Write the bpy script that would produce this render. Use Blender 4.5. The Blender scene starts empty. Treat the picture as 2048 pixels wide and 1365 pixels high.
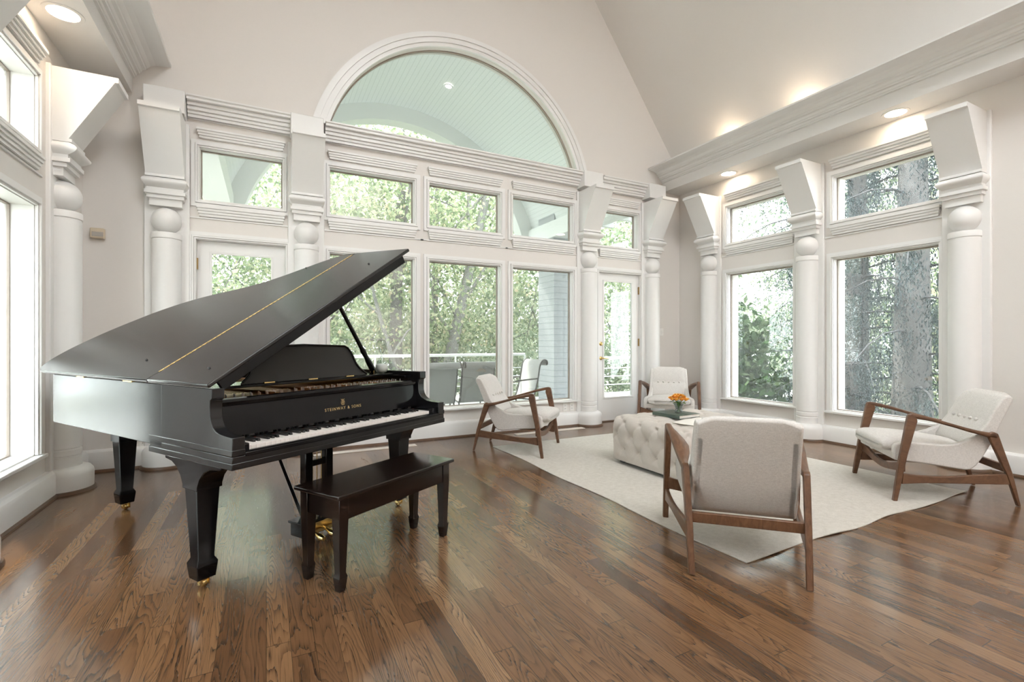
SKY, SUN, EXPO = 11.0, 14.0, 0.60
import bpy, bmesh, math, random
import numpy as np
from mathutils import Vector, Matrix
R = math.radians
random.seed(7)
rng = np.random.default_rng(11)
SC = bpy.context.scene
COL = SC.collection
PI = math.pi

# ------------------------------------------------------------------ mesh helper
class MB:
    def __init__(s):
        s.v = []; s.f = []
    def add(s, vs, fs, M=None):
        o = len(s.v)
        for p in vs:
            p = Vector(p)
            s.v.append(M @ p if M is not None else p)
        s.f += [tuple(i + o for i in f) for f in fs]
        return s
    def box(s, x0, x1, y0, y1, z0, z1, M=None):
        vs = [(x0,y0,z0),(x1,y0,z0),(x1,y1,z0),(x0,y1,z0),(x0,y0,z1),(x1,y0,z1),(x1,y1,z1),(x0,y1,z1)]
        return s.add(vs, [(3,2,1,0),(4,5,6,7),(0,1,5,4),(1,2,6,5),(2,3,7,6),(3,0,4,7)], M)
    def prism(s, poly, a0, a1, axis='x', M=None, fn=None):
        n = len(poly); vs = []
        for a in (a0, a1):
            for p in poly:
                q = {'x': (a,p[0],p[1]), 'y': (p[0],a,p[1]), 'z': (p[0],p[1],a)}[axis]
                vs.append(fn(q) if fn else q)
        fs = [tuple(range(n))[::-1], tuple(range(n, 2*n))]
        fs += [(i, (i+1) % n, n+(i+1) % n, n+i) for i in range(n)]
        return s.add(vs, fs, M)
    def lathe(s, prof, c=(0,0,0), n=24, M=None):
        vs = []; fs = []
        m = len(prof)
        for k in range(n):
            a = 2*PI*k/n
            for r, z in prof:
                vs.append((c[0]+r*math.cos(a), c[1]+r*math.sin(a), c[2]+z))
        for k in range(n):
            for j in range(m-1):
                a = k*m+j; b = ((k+1) % n)*m+j
                fs.append((a, b, b+1, a+1))
        if abs(prof[0][0]-prof[-1][0]) < 1e-6 and prof[0][0] > .01:
            fs += [(k*m+m-1, ((k+1) % n)*m+m-1, ((k+1) % n)*m, k*m) for k in range(n)]
        else:
            fs.append(tuple(k*m for k in range(n))[::-1]); fs.append(tuple(k*m+m-1 for k in range(n)))
        return s.add(vs, fs, M)
    def sphere(s, c, r, n=20, m=12, sz=1.0, M=None):
        prof = [(max(1e-4, r*math.sin(PI*j/m)), -r*sz*math.cos(PI*j/m)) for j in range(m+1)]
        return s.lathe(prof, c, n, M)
    def tube(s, path, rad, n=8, M=None):
        P = [Vector(p) for p in path]; vs = []; fs = []
        if not hasattr(rad, '__len__'): rad = [rad]*len(P)
        up = Vector((0,0,1))
        for i, p in enumerate(P):
            t = (P[min(i+1, len(P)-1)] - P[max(i-1, 0)]).normalized()
            ref = up if abs(t.z) < .95 else Vector((1,0,0))
            a = t.cross(ref).normalized(); b = t.cross(a)
            for k in range(n):
                w = 2*PI*k/n
                vs.append(p + (a*math.cos(w)+b*math.sin(w))*rad[i])
        for i in range(len(P)-1):
            for k in range(n):
                a = i*n+k; b = i*n+(k+1) % n
                fs.append((a, b, b+n, a+n))
        fs.append(tuple(range(n))[::-1]); fs.append(tuple((len(P)-1)*n+k for k in range(n)))
        return s.add(vs, fs, M)
    def loft(s, rings, cap=True, M=None):
        n = len(rings[0]); vs = [p for r in rings for p in r]; fs = []
        for i in range(len(rings)-1):
            for k in range(n):
                a = i*n+k; b = i*n+(k+1) % n
                fs.append((a, b, b+n, a+n))
        if cap:
            fs.append(tuple(range(n))[::-1]); fs.append(tuple((len(rings)-1)*n+k for k in range(n)))
        return s.add(vs, fs, M)
    def build(s, name, mat, parent=None, smooth=None, bevel=0, seg=2, sub=0, loc=None, rz=None, weld=False, uv=False):
        me = bpy.data.meshes.new(name)
        me.from_pydata([tuple(p) for p in s.v], [], s.f)
        bm = bmesh.new(); bm.from_mesh(me)
        if weld: bmesh.ops.remove_doubles(bm, verts=bm.verts, dist=1e-5)
        bmesh.ops.recalc_face_normals(bm, faces=bm.faces)
        bm.to_mesh(me); bm.free()
        me.materials.append(mat)
        if smooth is not None:
            for p in me.polygons: p.use_smooth = True
            me.set_sharp_from_angle(angle=R(smooth))
        o = bpy.data.objects.new(name, me); COL.objects.link(o)
        if parent is not None: o.parent = parent
        if loc is not None: o.location = loc
        if rz is not None: o.rotation_euler = (0,0,rz)
        if bevel:
            md = o.modifiers.new('Bevel', 'BEVEL'); md.width = bevel; md.segments = seg; md.limit_method = 'ANGLE'; md.angle_limit = R(35); md.harden_normals = False
            if smooth is None:
                for p in me.polygons: p.use_smooth = True
                me.set_sharp_from_angle(angle=R(50))
        if sub:
            md = o.modifiers.new('Subdivision', 'SUBSURF'); md.levels = sub; md.render_levels = sub
        return o

def quads_mesh(name, co, mat, parent=None, loc=None):
    """co: (n,4,3) float array of leaf corners -> one mesh of separate quads"""
    n = co.shape[0]
    me = bpy.data.meshes.new(name)
    me.vertices.add(n*4); me.vertices.foreach_set('co', co.reshape(-1).astype(np.float32))
    me.loops.add(n*4); me.loops.foreach_set('vertex_index', np.arange(n*4, dtype=np.int32))
    me.polygons.add(n)
    me.polygons.foreach_set('loop_start', np.arange(0, n*4, 4, dtype=np.int32))
    me.polygons.foreach_set('loop_total', np.full(n, 4, dtype=np.int32))
    me.update(calc_edges=True); me.validate()
    me.materials.append(mat)
    o = bpy.data.objects.new(name, me); COL.objects.link(o)
    if parent is not None: o.parent = parent
    if loc is not None: o.location = loc
    return o

def tag(o, label=None, cat=None, group=None, kind=None):
    if label: o['label'] = label
    if cat: o['category'] = cat
    if group: o['group'] = group
    if kind: o['kind'] = kind
    return o
def thing(name, label, cat, loc=(0,0,0), rz=0, group=None, kind=None):
    o = bpy.data.objects.new(name, None); COL.objects.link(o)
    o.empty_display_size = .1
    o.location = loc; o.rotation_euler = (0,0,rz)
    return tag(o, label, cat, group, kind)
def struct(o, label=None, cat=None): return tag(o, label, cat, None, 'structure')
def children(o): return [c for c in bpy.data.objects if c.parent == o]
def copy_tree(o, parent=None):
    c = o.copy(); COL.objects.link(c)
    if parent is not None: c.parent = parent
    for ch in children(o): copy_tree(ch, c)
    return c

# ------------------------------------------------------------------ materials
class NT:
    def __init__(s, name):
        s.m = bpy.data.materials.new(name); s.m.use_nodes = True
        s.t = s.m.node_tree; s.t.nodes.clear()
        s.out = s.t.nodes.new('ShaderNodeOutputMaterial')
    def n(s, ty, **kw):
        nd = s.t.nodes.new(ty)
        for k, v in kw.items(): setattr(nd, k, v)
        return nd
    def l(s, a, b): s.t.links.new(a, b)
    def val(s, sock, v):
        if hasattr(v, 'is_linked') or isinstance(v, bpy.types.NodeSocket): s.l(v, sock)
        else: sock.default_value = v
    def math(s, op, a, b=None, c=None):
        nd = s.n('ShaderNodeMath', operation=op)
        s.val(nd.inputs[0], a)
        if b is not None: s.val(nd.inputs[1], b)
        if c is not None: s.val(nd.inputs[2], c)
        return nd.outputs[0]
    def mix(s, f, a, b):
        nd = s.n('ShaderNodeMix', data_type='RGBA')
        s.val(nd.inputs['Factor'], f)
        for k, v in ((6, a), (7, b)):
            if isinstance(v, bpy.types.NodeSocket): s.l(v, nd.inputs[k])
            else: nd.inputs[k].default_value = (*v, 1) if len(v) == 3 else v
        return nd.outputs[2]
    def ramp(s, f, stops):
        nd = s.n('ShaderNodeValToRGB'); s.l(f, nd.inputs[0])
        cr = nd.color_ramp
        while len(cr.elements) < len(stops): cr.elements.new(.5)
        for e, (p, c) in zip(cr.elements, stops): e.position = p; e.color = (*c, 1)
        return nd.outputs[0]
    def noise(s, vec=None, scale=5, detail=2, rough=.5, dist=0):
        nd = s.n('ShaderNodeTexNoise')
        nd.inputs['Scale'].default_value = scale; nd.inputs['Detail'].default_value = detail
        nd.inputs['Roughness'].default_value = rough; nd.inputs['Distortion'].default_value = dist
        if vec is not None: s.l(vec, nd.inputs['Vector'])
        return nd.outputs['Fac']
    def obj(s): return s.n('ShaderNodeTexCoord').outputs['Object']
    def mapv(s, vec, scale=(1,1,1), loc=(0,0,0), rot=(0,0,0)):
        nd = s.n('ShaderNodeMapping'); s.l(vec, nd.inputs[0])
        nd.inputs['Scale'].default_value = scale; nd.inputs['Location'].default_value = loc; nd.inputs['Rotation'].default_value = rot
        return nd.outputs[0]
    def bsdf(s, col, rough=.5, metal=0, spec=.5, coat=0, bump=None, bstr=.1, bdist=.002, **kw):
        b = s.n('ShaderNodeBsdfPrincipled')
        if isinstance(col, bpy.types.NodeSocket): s.l(col, b.inputs['Base Color'])
        else: b.inputs['Base Color'].default_value = (*col, 1)
        s.val(b.inputs['Roughness'], rough); b.inputs['Metallic'].default_value = metal
        b.inputs['Specular IOR Level'].default_value = spec
        b.inputs['Coat Weight'].default_value = coat; b.inputs['Coat Roughness'].default_value = .1
        for k, v in kw.items(): b.inputs[k.replace('_', ' ')].default_value = v
        if bump is not None:
            bp = s.n('ShaderNodeBump'); bp.inputs['Strength'].default_value = bstr; bp.inputs['Distance'].default_value = bdist
            s.l(bump, bp.inputs['Height']); s.l(bp.outputs[0], b.inputs['Normal'])
        return b
    def done(s, sh):
        s.l(sh.outputs[0] if hasattr(sh, 'outputs') else sh, s.out.inputs[0]); return s.m

def plain(name, col, rough=.5, metal=0, spec=.5, coat=0, nscale=0, nstr=.05, var=0):
    t = NT(name); c = col; bump = None
    if nscale:
        f = t.noise(t.obj(), nscale, 3); bump = f
        if var: c = t.mix(f, tuple(x*(1-var) for x in col), tuple(min(1, x*(1+var)) for x in col))
    return t.done(t.bsdf(c, rough, metal, spec, coat, bump, nstr))

M = {}
M['wall'] = plain('wall_paint', (.72,.685,.65), .55, nscale=60, nstr=.02, var=.01)
M['ceil'] = plain('ceiling_paint', (.75,.72,.69), .6, nscale=50, nstr=.02, var=.01)
M['trim'] = plain('trim_enamel', (.78,.77,.755), .35, nscale=20, nstr=.01, var=.01)
M['gasket'] = plain('window_gasket', (.33,.28,.24), .5, nscale=40, var=.1)
M['ebony'] = plain('satin_ebony', (.005,.005,.006), .12, spec=.3, nscale=90, nstr=.012, var=.2)
def brushed_ebony():
    t = NT('rubbed_ebony')
    f = t.noise(t.mapv(t.obj(), (160, 3, 160)), 1, 3)
    return t.done(t.bsdf((.010,.010,.011), .21, 0, .6, bump=f, bstr=.03, bdist=.001))
M['lid'] = brushed_ebony()
M['case'] = plain('polished_case', (.008,.008,.009), .2, spec=.55, nscale=90, nstr=.01, var=.2)
M['benchwood'] = plain('bench_ebony', (.010,.006,.005), .13, spec=.5, nscale=80, nstr=.02, var=.2)
M['brass'] = plain('polished_brass', (.78,.58,.25), .2, 1, nscale=30, nstr=.02, var=.1)
M['oldbrass'] = plain('aged_brass', (.42,.30,.14), .38, 1, nscale=60, nstr=.03, var=.2)
M['copper'] = plain('bronze_plate', (.55,.30,.13), .35, 1, nscale=40, nstr=.03, var=.15)
M['gold'] = plain('gold_leaf', (.80,.60,.30), .35, 1, nscale=40, var=.05)
M['ivory'] = plain('white_key', (.80,.74,.70), .3, nscale=30, nstr=.01, var=.02)
M['black'] = plain('black_key', (.012,.012,.012), .35, nscale=30, var=.1)
M['rubber'] = plain('dark_rubber', (.03,.03,.03), .6, nscale=50, var=.1)
M['plastic'] = plain('white_plate_plastic', (.80,.78,.75), .4, nscale=30, var=.02)
M['beige'] = plain('beige_plastic', (.62,.53,.40), .45, nscale=30, var=.04)
M['slot'] = plain('dark_slot', (.06,.055,.05), .5, nscale=30, var=.1)
M['vent'] = plain('register_enamel', (.72,.67,.61), .45, nscale=30, var=.05)
M['shoe'] = plain('shoe_wood', (.10,.055,.03), .4, nscale=30, nstr=.05, var=.3)
M['sand'] = plain('white_sand', (.78,.76,.72), .8, nscale=300, nstr=.3, var=.08)
M['paper'] = plain('paper', (.78,.75,.70), .6, nscale=60, var=.03)
M['stem'] = plain('flower_stem', (.10,.20,.05), .5, nscale=40, var=.2)
M['deck'] = plain('deck_boards', (.40,.40,.39), .6, nscale=6, nstr=.1, var=.1)
M['metalwhite'] = plain('white_tube_metal', (.75,.77,.78), .35, nscale=30, var=.03)
M['metaldark'] = plain('bronze_tube', (.10,.09,.09), .4, .3, nscale=30, var=.1)
M['barkdark'] = plain('spruce_bough_bark', (.05,.05,.055), .85, nscale=9, nstr=.6, var=.3)
M['bark'] = plain('grey_bark', (.13,.125,.125), .85, nscale=9, nstr=.6, var=.4)
M['barkpale'] = plain('pale_bark', (.20,.195,.19), .85, nscale=7, nstr=.6, var=.3)
M['porch'] = plain('porch_paint', (.70,.725,.72), .5, nscale=30, var=.02)

def fabric(name, a, b, sc=260, rough=.9):
    t = NT(name); o = t.obj()
    f1 = t.noise(t.mapv(o, (sc*.25, sc*.25, sc*1.3)), 1, 2); f2 = t.noise(t.mapv(o, (sc*1.3, sc*1.3, sc*.25)), 1, 2)
    f = t.math('MULTIPLY_ADD', f1, .5, t.math('MULTIPLY', f2, .5))
    c = t.mix(t.ramp(f, [(.35, (0,0,0)), (.65, (1,1,1))]), a, b)
    return t.done(t.bsdf(c, rough, 0, .25, bump=f, bstr=.35, bdist=.0015, Sheen_Weight=.15))
M['linen'] = fabric('oatmeal_linen', (.53,.503,.478), (.68,.652,.62))
M['velvet'] = fabric('cream_velvet', (.50,.455,.41), (.56,.515,.47), 420)
M['rug'] = fabric('cream_wool', (.46,.425,.375), (.57,.535,.485), 120)
M['sling'] = fabric('grey_sling_mesh', (.34,.34,.335), (.45,.45,.445), 300)

def walnut():
    t = NT('walnut'); o = t.obj()
    f = t.noise(t.mapv(o, (22, 5, 9)), 1.6, 4, .6, 1.2)
    g = t.noise(t.mapv(o, (160, 10, 30)), 1, 2)
    c = t.ramp(f, [(.25, (.065,.028,.014)), (.5, (.135,.063,.031)), (.75, (.195,.10,.051))])
    c = t.mix(t.math('MULTIPLY', g, .35), c, (.08,.035,.016))
    return t.done(t.bsdf(c, .38, 0, .5, bump=g, bstr=.08, bdist=.001))
M['walnut'] = walnut()

def oak_floor():
    t = NT('oak_strip_floor'); o = t.obj()
    sep = t.n('ShaderNodeSeparateXYZ'); t.l(o, sep.inputs[0])
    x, y = sep.outputs[0], sep.outputs[1]
    W = .0826
    xs = t.math('DIVIDE', x, W); ix = t.math('FLOOR', xs); fx = t.math('FRACT', xs)
    wn = t.n('ShaderNodeTexWhiteNoise', noise_dimensions='1D'); t.l(ix, wn.inputs['W'])
    L = 1.15
    ys = t.math('ADD', t.math('DIVIDE', y, L), t.math('MULTIPLY', wn.outputs['Value'], 9.0))
    iy = t.math('FLOOR', ys); fy = t.math('FRACT', ys)
    cmb = t.n('ShaderNodeCombineXYZ'); t.l(ix, cmb.inputs[0]); t.l(iy, cmb.inputs[1])
    w2 = t.n('ShaderNodeTexWhiteNoise', noise_dimensions='3D'); t.l(cmb.outputs[0], w2.inputs['Vector'])
    rv = w2.outputs['Value']; sc = t.n('ShaderNodeSeparateColor'); t.l(w2.outputs['Color'], sc.inputs[0])
    # grain coordinates, shifted per board
    gv = t.n('ShaderNodeCombineXYZ')
    t.l(t.math('ADD', t.math('MULTIPLY', x, 10.0), t.math('MULTIPLY', rv, 37.0)), gv.inputs[0])
    t.l(t.math('ADD', t.math('MULTIPLY', y, 1.15), t.math('MULTIPLY', sc.outputs[1], 23.0)), gv.inputs[1])
    t.l(t.math('MULTIPLY', sc.outputs[2], 50.0), gv.inputs[2])
    n1 = t.noise(gv.outputs[0], .85, 1.5, .45, .35)
    freq = t.math('ADD', 17.0, t.math('MULTIPLY', sc.outputs[0], 22.0))
    jit = t.noise(t.mapv(gv.outputs[0], (6, 9, 1)), 1, 2)
    ring = t.math('FRACT', t.math('ADD', t.math('MULTIPLY', n1, freq), t.math('MULTIPLY', jit, .7)))
    ring = t.math('POWER', ring, 2.6)
    pores = t.noise(t.mapv(gv.outputs[0], (26, 4.5, 1)), 1, 3, .6)
    porem = t.ramp(pores, [(.50, (0,0,0)), (.66, (1,1,1))])
    strength = t.ramp(t.noise(gv.outputs[0], .4, 1), [(.3, (.25,.25,.25)), (.65, (1,1,1))])
    g = t.math('MULTIPLY', t.math('MULTIPLY', ring, strength), t.math('MULTIPLY_ADD', porem, .5, .62))
    g = t.math('MULTIPLY_ADD', porem, .22, g)
    base = t.ramp(rv, [(0, (.074,.034,.015)), (.12, (.116,.055,.025)), (.45, (.160,.079,.035)), (.75, (.200,.104,.048)), (1, (.260,.146,.074))])
    tone = t.noise(t.mapv(o, (.9, .5, 1)), 1, 2)
    base = t.mix(t.ramp(tone, [(.35, (0,0,0)), (.7, (.4,.4,.4))]), base, (.115,.070,.042))
    c = t.mix(t.math('MINIMUM', t.math('MULTIPLY', g, 1.15), .93), base, (.016,.008,.005))
    ex = t.math('MINIMUM', fx, t.math('SUBTRACT', 1.0, fx)); ey = t.math('MINIMUM', fy, t.math('SUBTRACT', 1.0, fy))
    seam = t.math('MAXIMUM', t.math('LESS_THAN', ex, .010), t.math('LESS_THAN', ey, .0010))
    c = t.mix(t.math('MULTIPLY', seam, .75), c, (.012,.007,.004))
    h = t.math('SUBTRACT', t.math('MULTIPLY', g, -.25), seam)
    wob = t.noise(t.mapv(o, (9, 2, 1)), 1, 2)
    rough = t.math('MULTIPLY_ADD', g, .12, t.math('MULTIPLY_ADD', wob, .10, .12))
    b = t.bsdf(c, rough, 0, .62, bump=h, bstr=.12, bdist=.0015)
    b.inputs['Coat Weight'].default_value = .0; b.inputs['Coat Roughness'].default_value = .16
    return t.done(b)
M['floor'] = oak_floor()

def glass_pane(name='window_glass', refl=1.6, haze=.02):
    t = NT(name)
    fr = t.n('ShaderNodeLayerWeight'); fr.inputs['Blend'].default_value = .5
    sch = t.math('MULTIPLY_ADD', t.math('POWER', fr.outputs['Facing'], 5.0), .9, .04)
    tr = t.n('ShaderNodeBsdfTransparent'); tr.inputs[0].default_value = (.735,.755,.75,1)
    gl = t.n('ShaderNodeBsdfGlossy'); gl.inputs['Roughness'].default_value = .0
    mx = t.n('ShaderNodeMixShader')
    hz = t.n('ShaderNodeBsdfTranslucent'); hz.inputs[0].default_value = (.93, .97, 1, 1)
    m2 = t.n('ShaderNodeMixShader'); m2.inputs[0].default_value = haze; t.l(tr.outputs[0], m2.inputs[1]); t.l(hz.outputs[0], m2.inputs[2])
    t.l(t.math('MINIMUM', t.math('MULTIPLY', sch, refl), 1.0), mx.inputs[0]); t.l(m2.outputs[0], mx.inputs[1]); t.l(gl.outputs[0], mx.inputs[2])
    return t.done(mx)
M['pane'] = glass_pane()
M['pane_arch'] = glass_pane('arch_glass', 0, .006)
M['pane_right'] = glass_pane('dusty_window_glass', 1.6, .018)
M['pane_left'] = glass_pane("whitened_window_glass", .8, .13)  # strong haze added to make the panes blown-out white and brighten their reflections
M['clearpane'] = glass_pane('fill_skylight_glass', 1, 0)  # glazing of the skylights added for fill light
M['clearpane'].node_tree.nodes['Transparent BSDF'].inputs[0].default_value = (.95,.95,.95,1)
M['pane'].blend_method = 'BLEND' if hasattr(M['pane'], 'blend_method') else 'BLEND'
def clear_glass():
    t = NT('blown_glass')
    fr = t.n('ShaderNodeLayerWeight'); fr.inputs['Blend'].default_value = .5
    tr = t.n('ShaderNodeBsdfTransparent'); tr.inputs[0].default_value = (.84,.87,.86,1)
    gl = t.n('ShaderNodeBsdfGlossy'); gl.inputs['Roughness'].default_value = .03
    mx = t.n('ShaderNodeMixShader')
    t.l(t.math('MULTIPLY_ADD', t.math('POWER', fr.outputs["Facing"], 2.2), .8, .05), mx.inputs[0]); t.l(tr.outputs[0], mx.inputs[1]); t.l(gl.outputs[0], mx.inputs[2])
    return t.done(mx)
M['glass'] = clear_glass()

def emit(name, col, st):
    t = NT(name); e = t.n('ShaderNodeEmission'); e.inputs[0].default_value = (*col, 1); e.inputs[1].default_value = st
    return t.done(e)
M['lamp'] = emit('lamp_lens', (1, .82, .62), 36)
M['cove'] = emit('cove_lamp', (1, .78, .54), 110)
M['porchlamp'] = emit('porch_lamp', (1, .9, .75), 30)

def leafmat(name, stops, trans=.45):
    t = NT(name)
    g = t.n('ShaderNodeNewGeometry')
    c = t.ramp(g.outputs['Random Per Island'], stops)
    d = t.n('ShaderNodeBsdfDiffuse'); t.l(c, d.inputs[0])
    tl = t.n('ShaderNodeBsdfTranslucent'); t.l(c, tl.inputs[0])
    mx = t.n('ShaderNodeMixShader'); mx.inputs[0].default_value = trans
    t.l(d.outputs[0], mx.inputs[1]); t.l(tl.outputs[0], mx.inputs[2])
    return t.done(mx)
M['leaf'] = leafmat('maple_leaf', [(0, (.10,.145,.08)), (.3, (.23,.30,.17)), (.65, (.42,.48,.30)), (.9, (.60,.60,.42)), (1, (.62,.50,.36))], .5)
M['leaf2'] = leafmat('poplar_leaf', [(0, (.13,.18,.12)), (.5, (.30,.36,.25)), (1, (.54,.56,.43))], .5)
M['laurel'] = leafmat('laurel_leaf', [(0, (.03,.06,.025)), (.6, (.065,.12,.05)), (1, (.15,.20,.11))], .25)
M['spruce'] = leafmat('spruce_needle', [(0, (.03,.042,.048)), (.6, (.06,.08,.088)), (1, (.12,.15,.145))], .3)
M['rose'] = leafmat('rose_petal', [(0, (.85,.24,.06)), (.2, (.90,.42,.08)), (.55, (.93,.60,.12)), (1, (.96,.78,.32))], .25)
M['roseleaf'] = leafmat('rose_leaf', [(0, (.03,.10,.02)), (1, (.10,.20,.05))], .2)
def ground_mat():
    t = NT('leaf_litter'); o = t.obj()
    f = t.noise(o, 1.2, 6, .65); g = t.noise(o, 9, 4)
    c = t.ramp(t.math('MULTIPLY_ADD', g, .5, t.math('MULTIPLY', f, .5)), [(.3, (.09,.11,.06)), (.5, (.20,.19,.14)), (.7, (.32,.29,.24))])
    return t.done(t.bsdf(c, .9, bump=g, bstr=.5, bdist=.05))
M['ground'] = ground_mat()
def siding():
    t = NT('lap_siding'); o = t.obj()
    sep = t.n('ShaderNodeSeparateXYZ'); t.l(o, sep.inputs[0])
    fz = t.math('FRACT', t.math('DIVIDE', sep.outputs[2], .115))
    c = t.mix(t.math('LESS_THAN', fz, .10), (.36,.38,.40), (.20,.22,.24))
    return t.done(t.bsdf(c, .5, bump=fz, bstr=.6, bdist=.01))
M['siding'] = siding()
def beadboard():
    t = NT('beadboard'); o = t.obj()
    sep = t.n('ShaderNodeSeparateXYZ'); t.l(o, sep.inputs[0])
    ang = t.math('ARCTAN2', t.math('SUBTRACT', sep.outputs[2], 2.55), t.math('SUBTRACT', sep.outputs[0], 2.2))
    fz = t.math('FRACT', t.math('MULTIPLY', ang, 38.0))
    c = t.mix(t.math('LESS_THAN', fz, .12), (.68,.715,.72), (.56,.595,.60))
    return t.done(t.bsdf(c, .5))
M['bead'] = beadboard()
def book_cover():
    t = NT('book_cloth'); o = t.obj()
    f = t.noise(t.mapv(o, (9, 9, 30)), 1, 3)
    c = t.ramp(f, [(.35, (.045,.07,.06)), (.55, (.07,.10,.075)), (.62, (.14,.15,.13)), (.7, (.06,.09,.075))])
    return t.done(t.bsdf(c, .5))
M['book'] = book_cover()
# ================================================================== ROOM
YB, XR, XL, YF = 5.46, 5.72, -1.44, -5.0
CX = 2.14                                   # centre line of the vault
# ---- floor
f = MB().box(XL-.25, XR+.25, YF, YB+.1, -.06, 0).build('floor', M['floor']); struct(f, 'dark stained oak strip floor of the room', 'floor')

# ---- walls with openings
def wall_boxes(a0, a1, z0, z1, holes, put):
    """cells between the holes; put(a0,a1,z0,z1)"""
    xs = sorted({a0, a1, *[h[0] for h in holes], *[h[1] for h in holes]})
    for i in range(len(xs)-1):
        p, q = xs[i], xs[i+1]
        if p < a0 or q > a1: continue
        hs = sorted([(h[2], h[3]) for h in holes if h[0] <= p+1e-6 and h[1] >= q-1e-6])
        z = z0
        for b, t in hs:
            if b > z + 1e-6: put(p, q, z, b)
            z = max(z, t)
        if z < z1 - 1e-6: put(p, q, z, z1)
LW = (.352, 2.10)     # big window glass heights
TW = (2.505, 3.008)   # transom heights
WIN = [(.60, 1.525), (1.70, 2.622), (2.80, 3.722)]
DOORS = [(-.60, .178), (4.16, 4.93)]
TRD = [(-.571, .152), (4.17, 4.862)]
holes = [(a, b, *LW) for a, b in WIN] + [(a, b, *TW) for a, b in WIN] + [(a, b, 0, 2.128) for a, b in DOORS] + [(a, b, *TW) for a, b in TRD]
w = MB(); wall_boxes(XL-.2, XR+.2, 0, 3.44, holes, lambda a, b, c, d: w.box(a, b, YB, YB+.115, c, d))
# upper gable with the arched opening
AX, AZ, AR = 2.19, 3.02, 1.655
def zt(x):
    d = min(x-XL, XR-x)
    return 3.727 if d < 0 else min(3.727+1.352*d, 6.9)
N = 160; xs = [XL-.2 + (XR-XL+.4)*i/N for i in range(N+1)]
for i in range(N):
    a, b = xs[i], xs[i+1]
    def zl(x):
        q = AR*AR-(x-AX)**2
        return max(3.44, AZ+math.sqrt(q)) if q > 0 else 3.44
    w.add([(a, YB, zl(a)), (b, YB, zl(b)), (b, YB, zt(b)+.02), (a, YB, zt(a)+.02)], [(0, 1, 2, 3)])
a0 = math.asin((3.44-AZ)/AR); NA = 72
arc = [a0+(PI-2*a0)*i/NA for i in range(NA+1)]
def pa(r, t, y): return (AX+r*math.cos(t), y, AZ+r*math.sin(t))
for i in range(NA):
    w.add([pa(AR, arc[i], YB), pa(AR, arc[i+1], YB), pa(AR, arc[i+1], YB+.16), pa(AR, arc[i], YB+.16)], [(0, 1, 2, 3)])
struct(w.build('wall_back', M['wall']), 'tall white wall of windows under the vaulted ceiling', 'wall')
RWIN = [(3.645, 4.585), (2.22, 3.18)]
rh = [(a, b, LW[0]+.01, LW[1]-.02) for a, b in RWIN] + [(a, b, *TW) for a, b in RWIN]
w = MB(); wall_boxes(1.72, YB+.16, 0, 3.75, rh, lambda a, b, c, d: w.box(XR, XR+.22, a, b, c, d))
w.box(XR, XR+.22, YF, 1.72, 0, 3.75)
struct(w.build('wall_right', M['wall']), 'side wall with two tall windows facing dark spruces', 'wall')
LWIN = [(3.60, 4.50), (2.185, 3.085), (.77, 1.67)]
lh = [(a, b, LW[0], LW[1]) for a, b in LWIN] + [(a, b, *TW) for a, b in LWIN]
w = MB(); wall_boxes(YF, YB+.16, 0, 3.75, lh, lambda a, b, c, d: w.box(XL-.22, XL, a, b, c, d))
struct(w.build('wall_left', M['wall']), 'side wall with windows beside the piano tail', 'wall')

# ---- vaulted ceiling
c = MB(); xr2 = XR-(6.9-3.727)/1.352; xl2 = XL+(6.9-3.727)/1.352
pl = [(XR+.2, 3.457), (XR, 3.727), (xr2, 6.9), (xl2, 6.9), (XL, 3.727), (XL-.2, 3.457)]
FILL_SKYL = [(-4.7, -3.1), (-2.7, -1.1), (-.7, .9)]        # unseen skylights added in the crown of the vault for fill light
def on_slope(p, q, t, y): return (p[0]+(q[0]-p[0])*t, y, p[1]+(q[1]-p[1])*t)
for k_, (p, q) in enumerate(zip(pl[:-1], pl[1:])):
    if k_ == 2:
        t0, t1 = .06, .94
        for (ya, yb) in zip([YF]+[s_[1] for s_ in FILL_SKYL], [s_[0] for s_ in FILL_SKYL]+[YB+.02]):
            c.add([on_slope(p, q, 0, ya), on_slope(p, q, 1, ya), on_slope(p, q, 1, yb), on_slope(p, q, 0, yb)], [(0, 1, 2, 3)])
        for (ya, yb) in FILL_SKYL:
            for (ta, tb) in ((0, t0), (t1, 1)):
                c.add([on_slope(p, q, ta, ya), on_slope(p, q, tb, ya), on_slope(p, q, tb, yb), on_slope(p, q, ta, yb)], [(0, 1, 2, 3)])
        continue
    c.add([(p[0], YF, p[1]), (q[0], YF, q[1]), (q[0], YB+.02, q[1]), (p[0], YB+.02, p[1])], [(0, 1, 2, 3)])
w = MB().box(XL-.2, XR+.2, YF-.1, YF, 0, 7.1); struct(w.build('wall_front', M['wall']), 'plain front wall behind the viewpoint', 'wall')
struct(c.build('ceiling', M['ceil']), 'steep vaulted ceiling over the room', 'ceiling')

# ---- soffit beams with flared crown
def beam(side):
    pr = [(0, 3.41), (.355, 3.41), (.355, 3.545), (.375, 3.549), (.375, 3.563), (.384, 3.567), (.39, 3.586), (.41, 3.59), (.412, 3.606), (.42, 3.61),
          (.43, 3.632), (.455, 3.638), (.457, 3.654), (.468, 3.66), (.49, 3.685), (.53, 3.70), (.60, 3.706), (.645, 3.712), (.65, 3.727), (0, 3.727)]
    X = XR if side > 0 else XL
    m = MB().prism([(X-side*a, z) for a, z in pr], YF, YB, 'y')
    return m.build('beam', M['trim'])
struct(beam(1), 'deep white ceiling beam above the spruce windows', 'beam')
struct(beam(-1), 'deep white ceiling beam above the piano side windows', 'beam')

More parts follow.
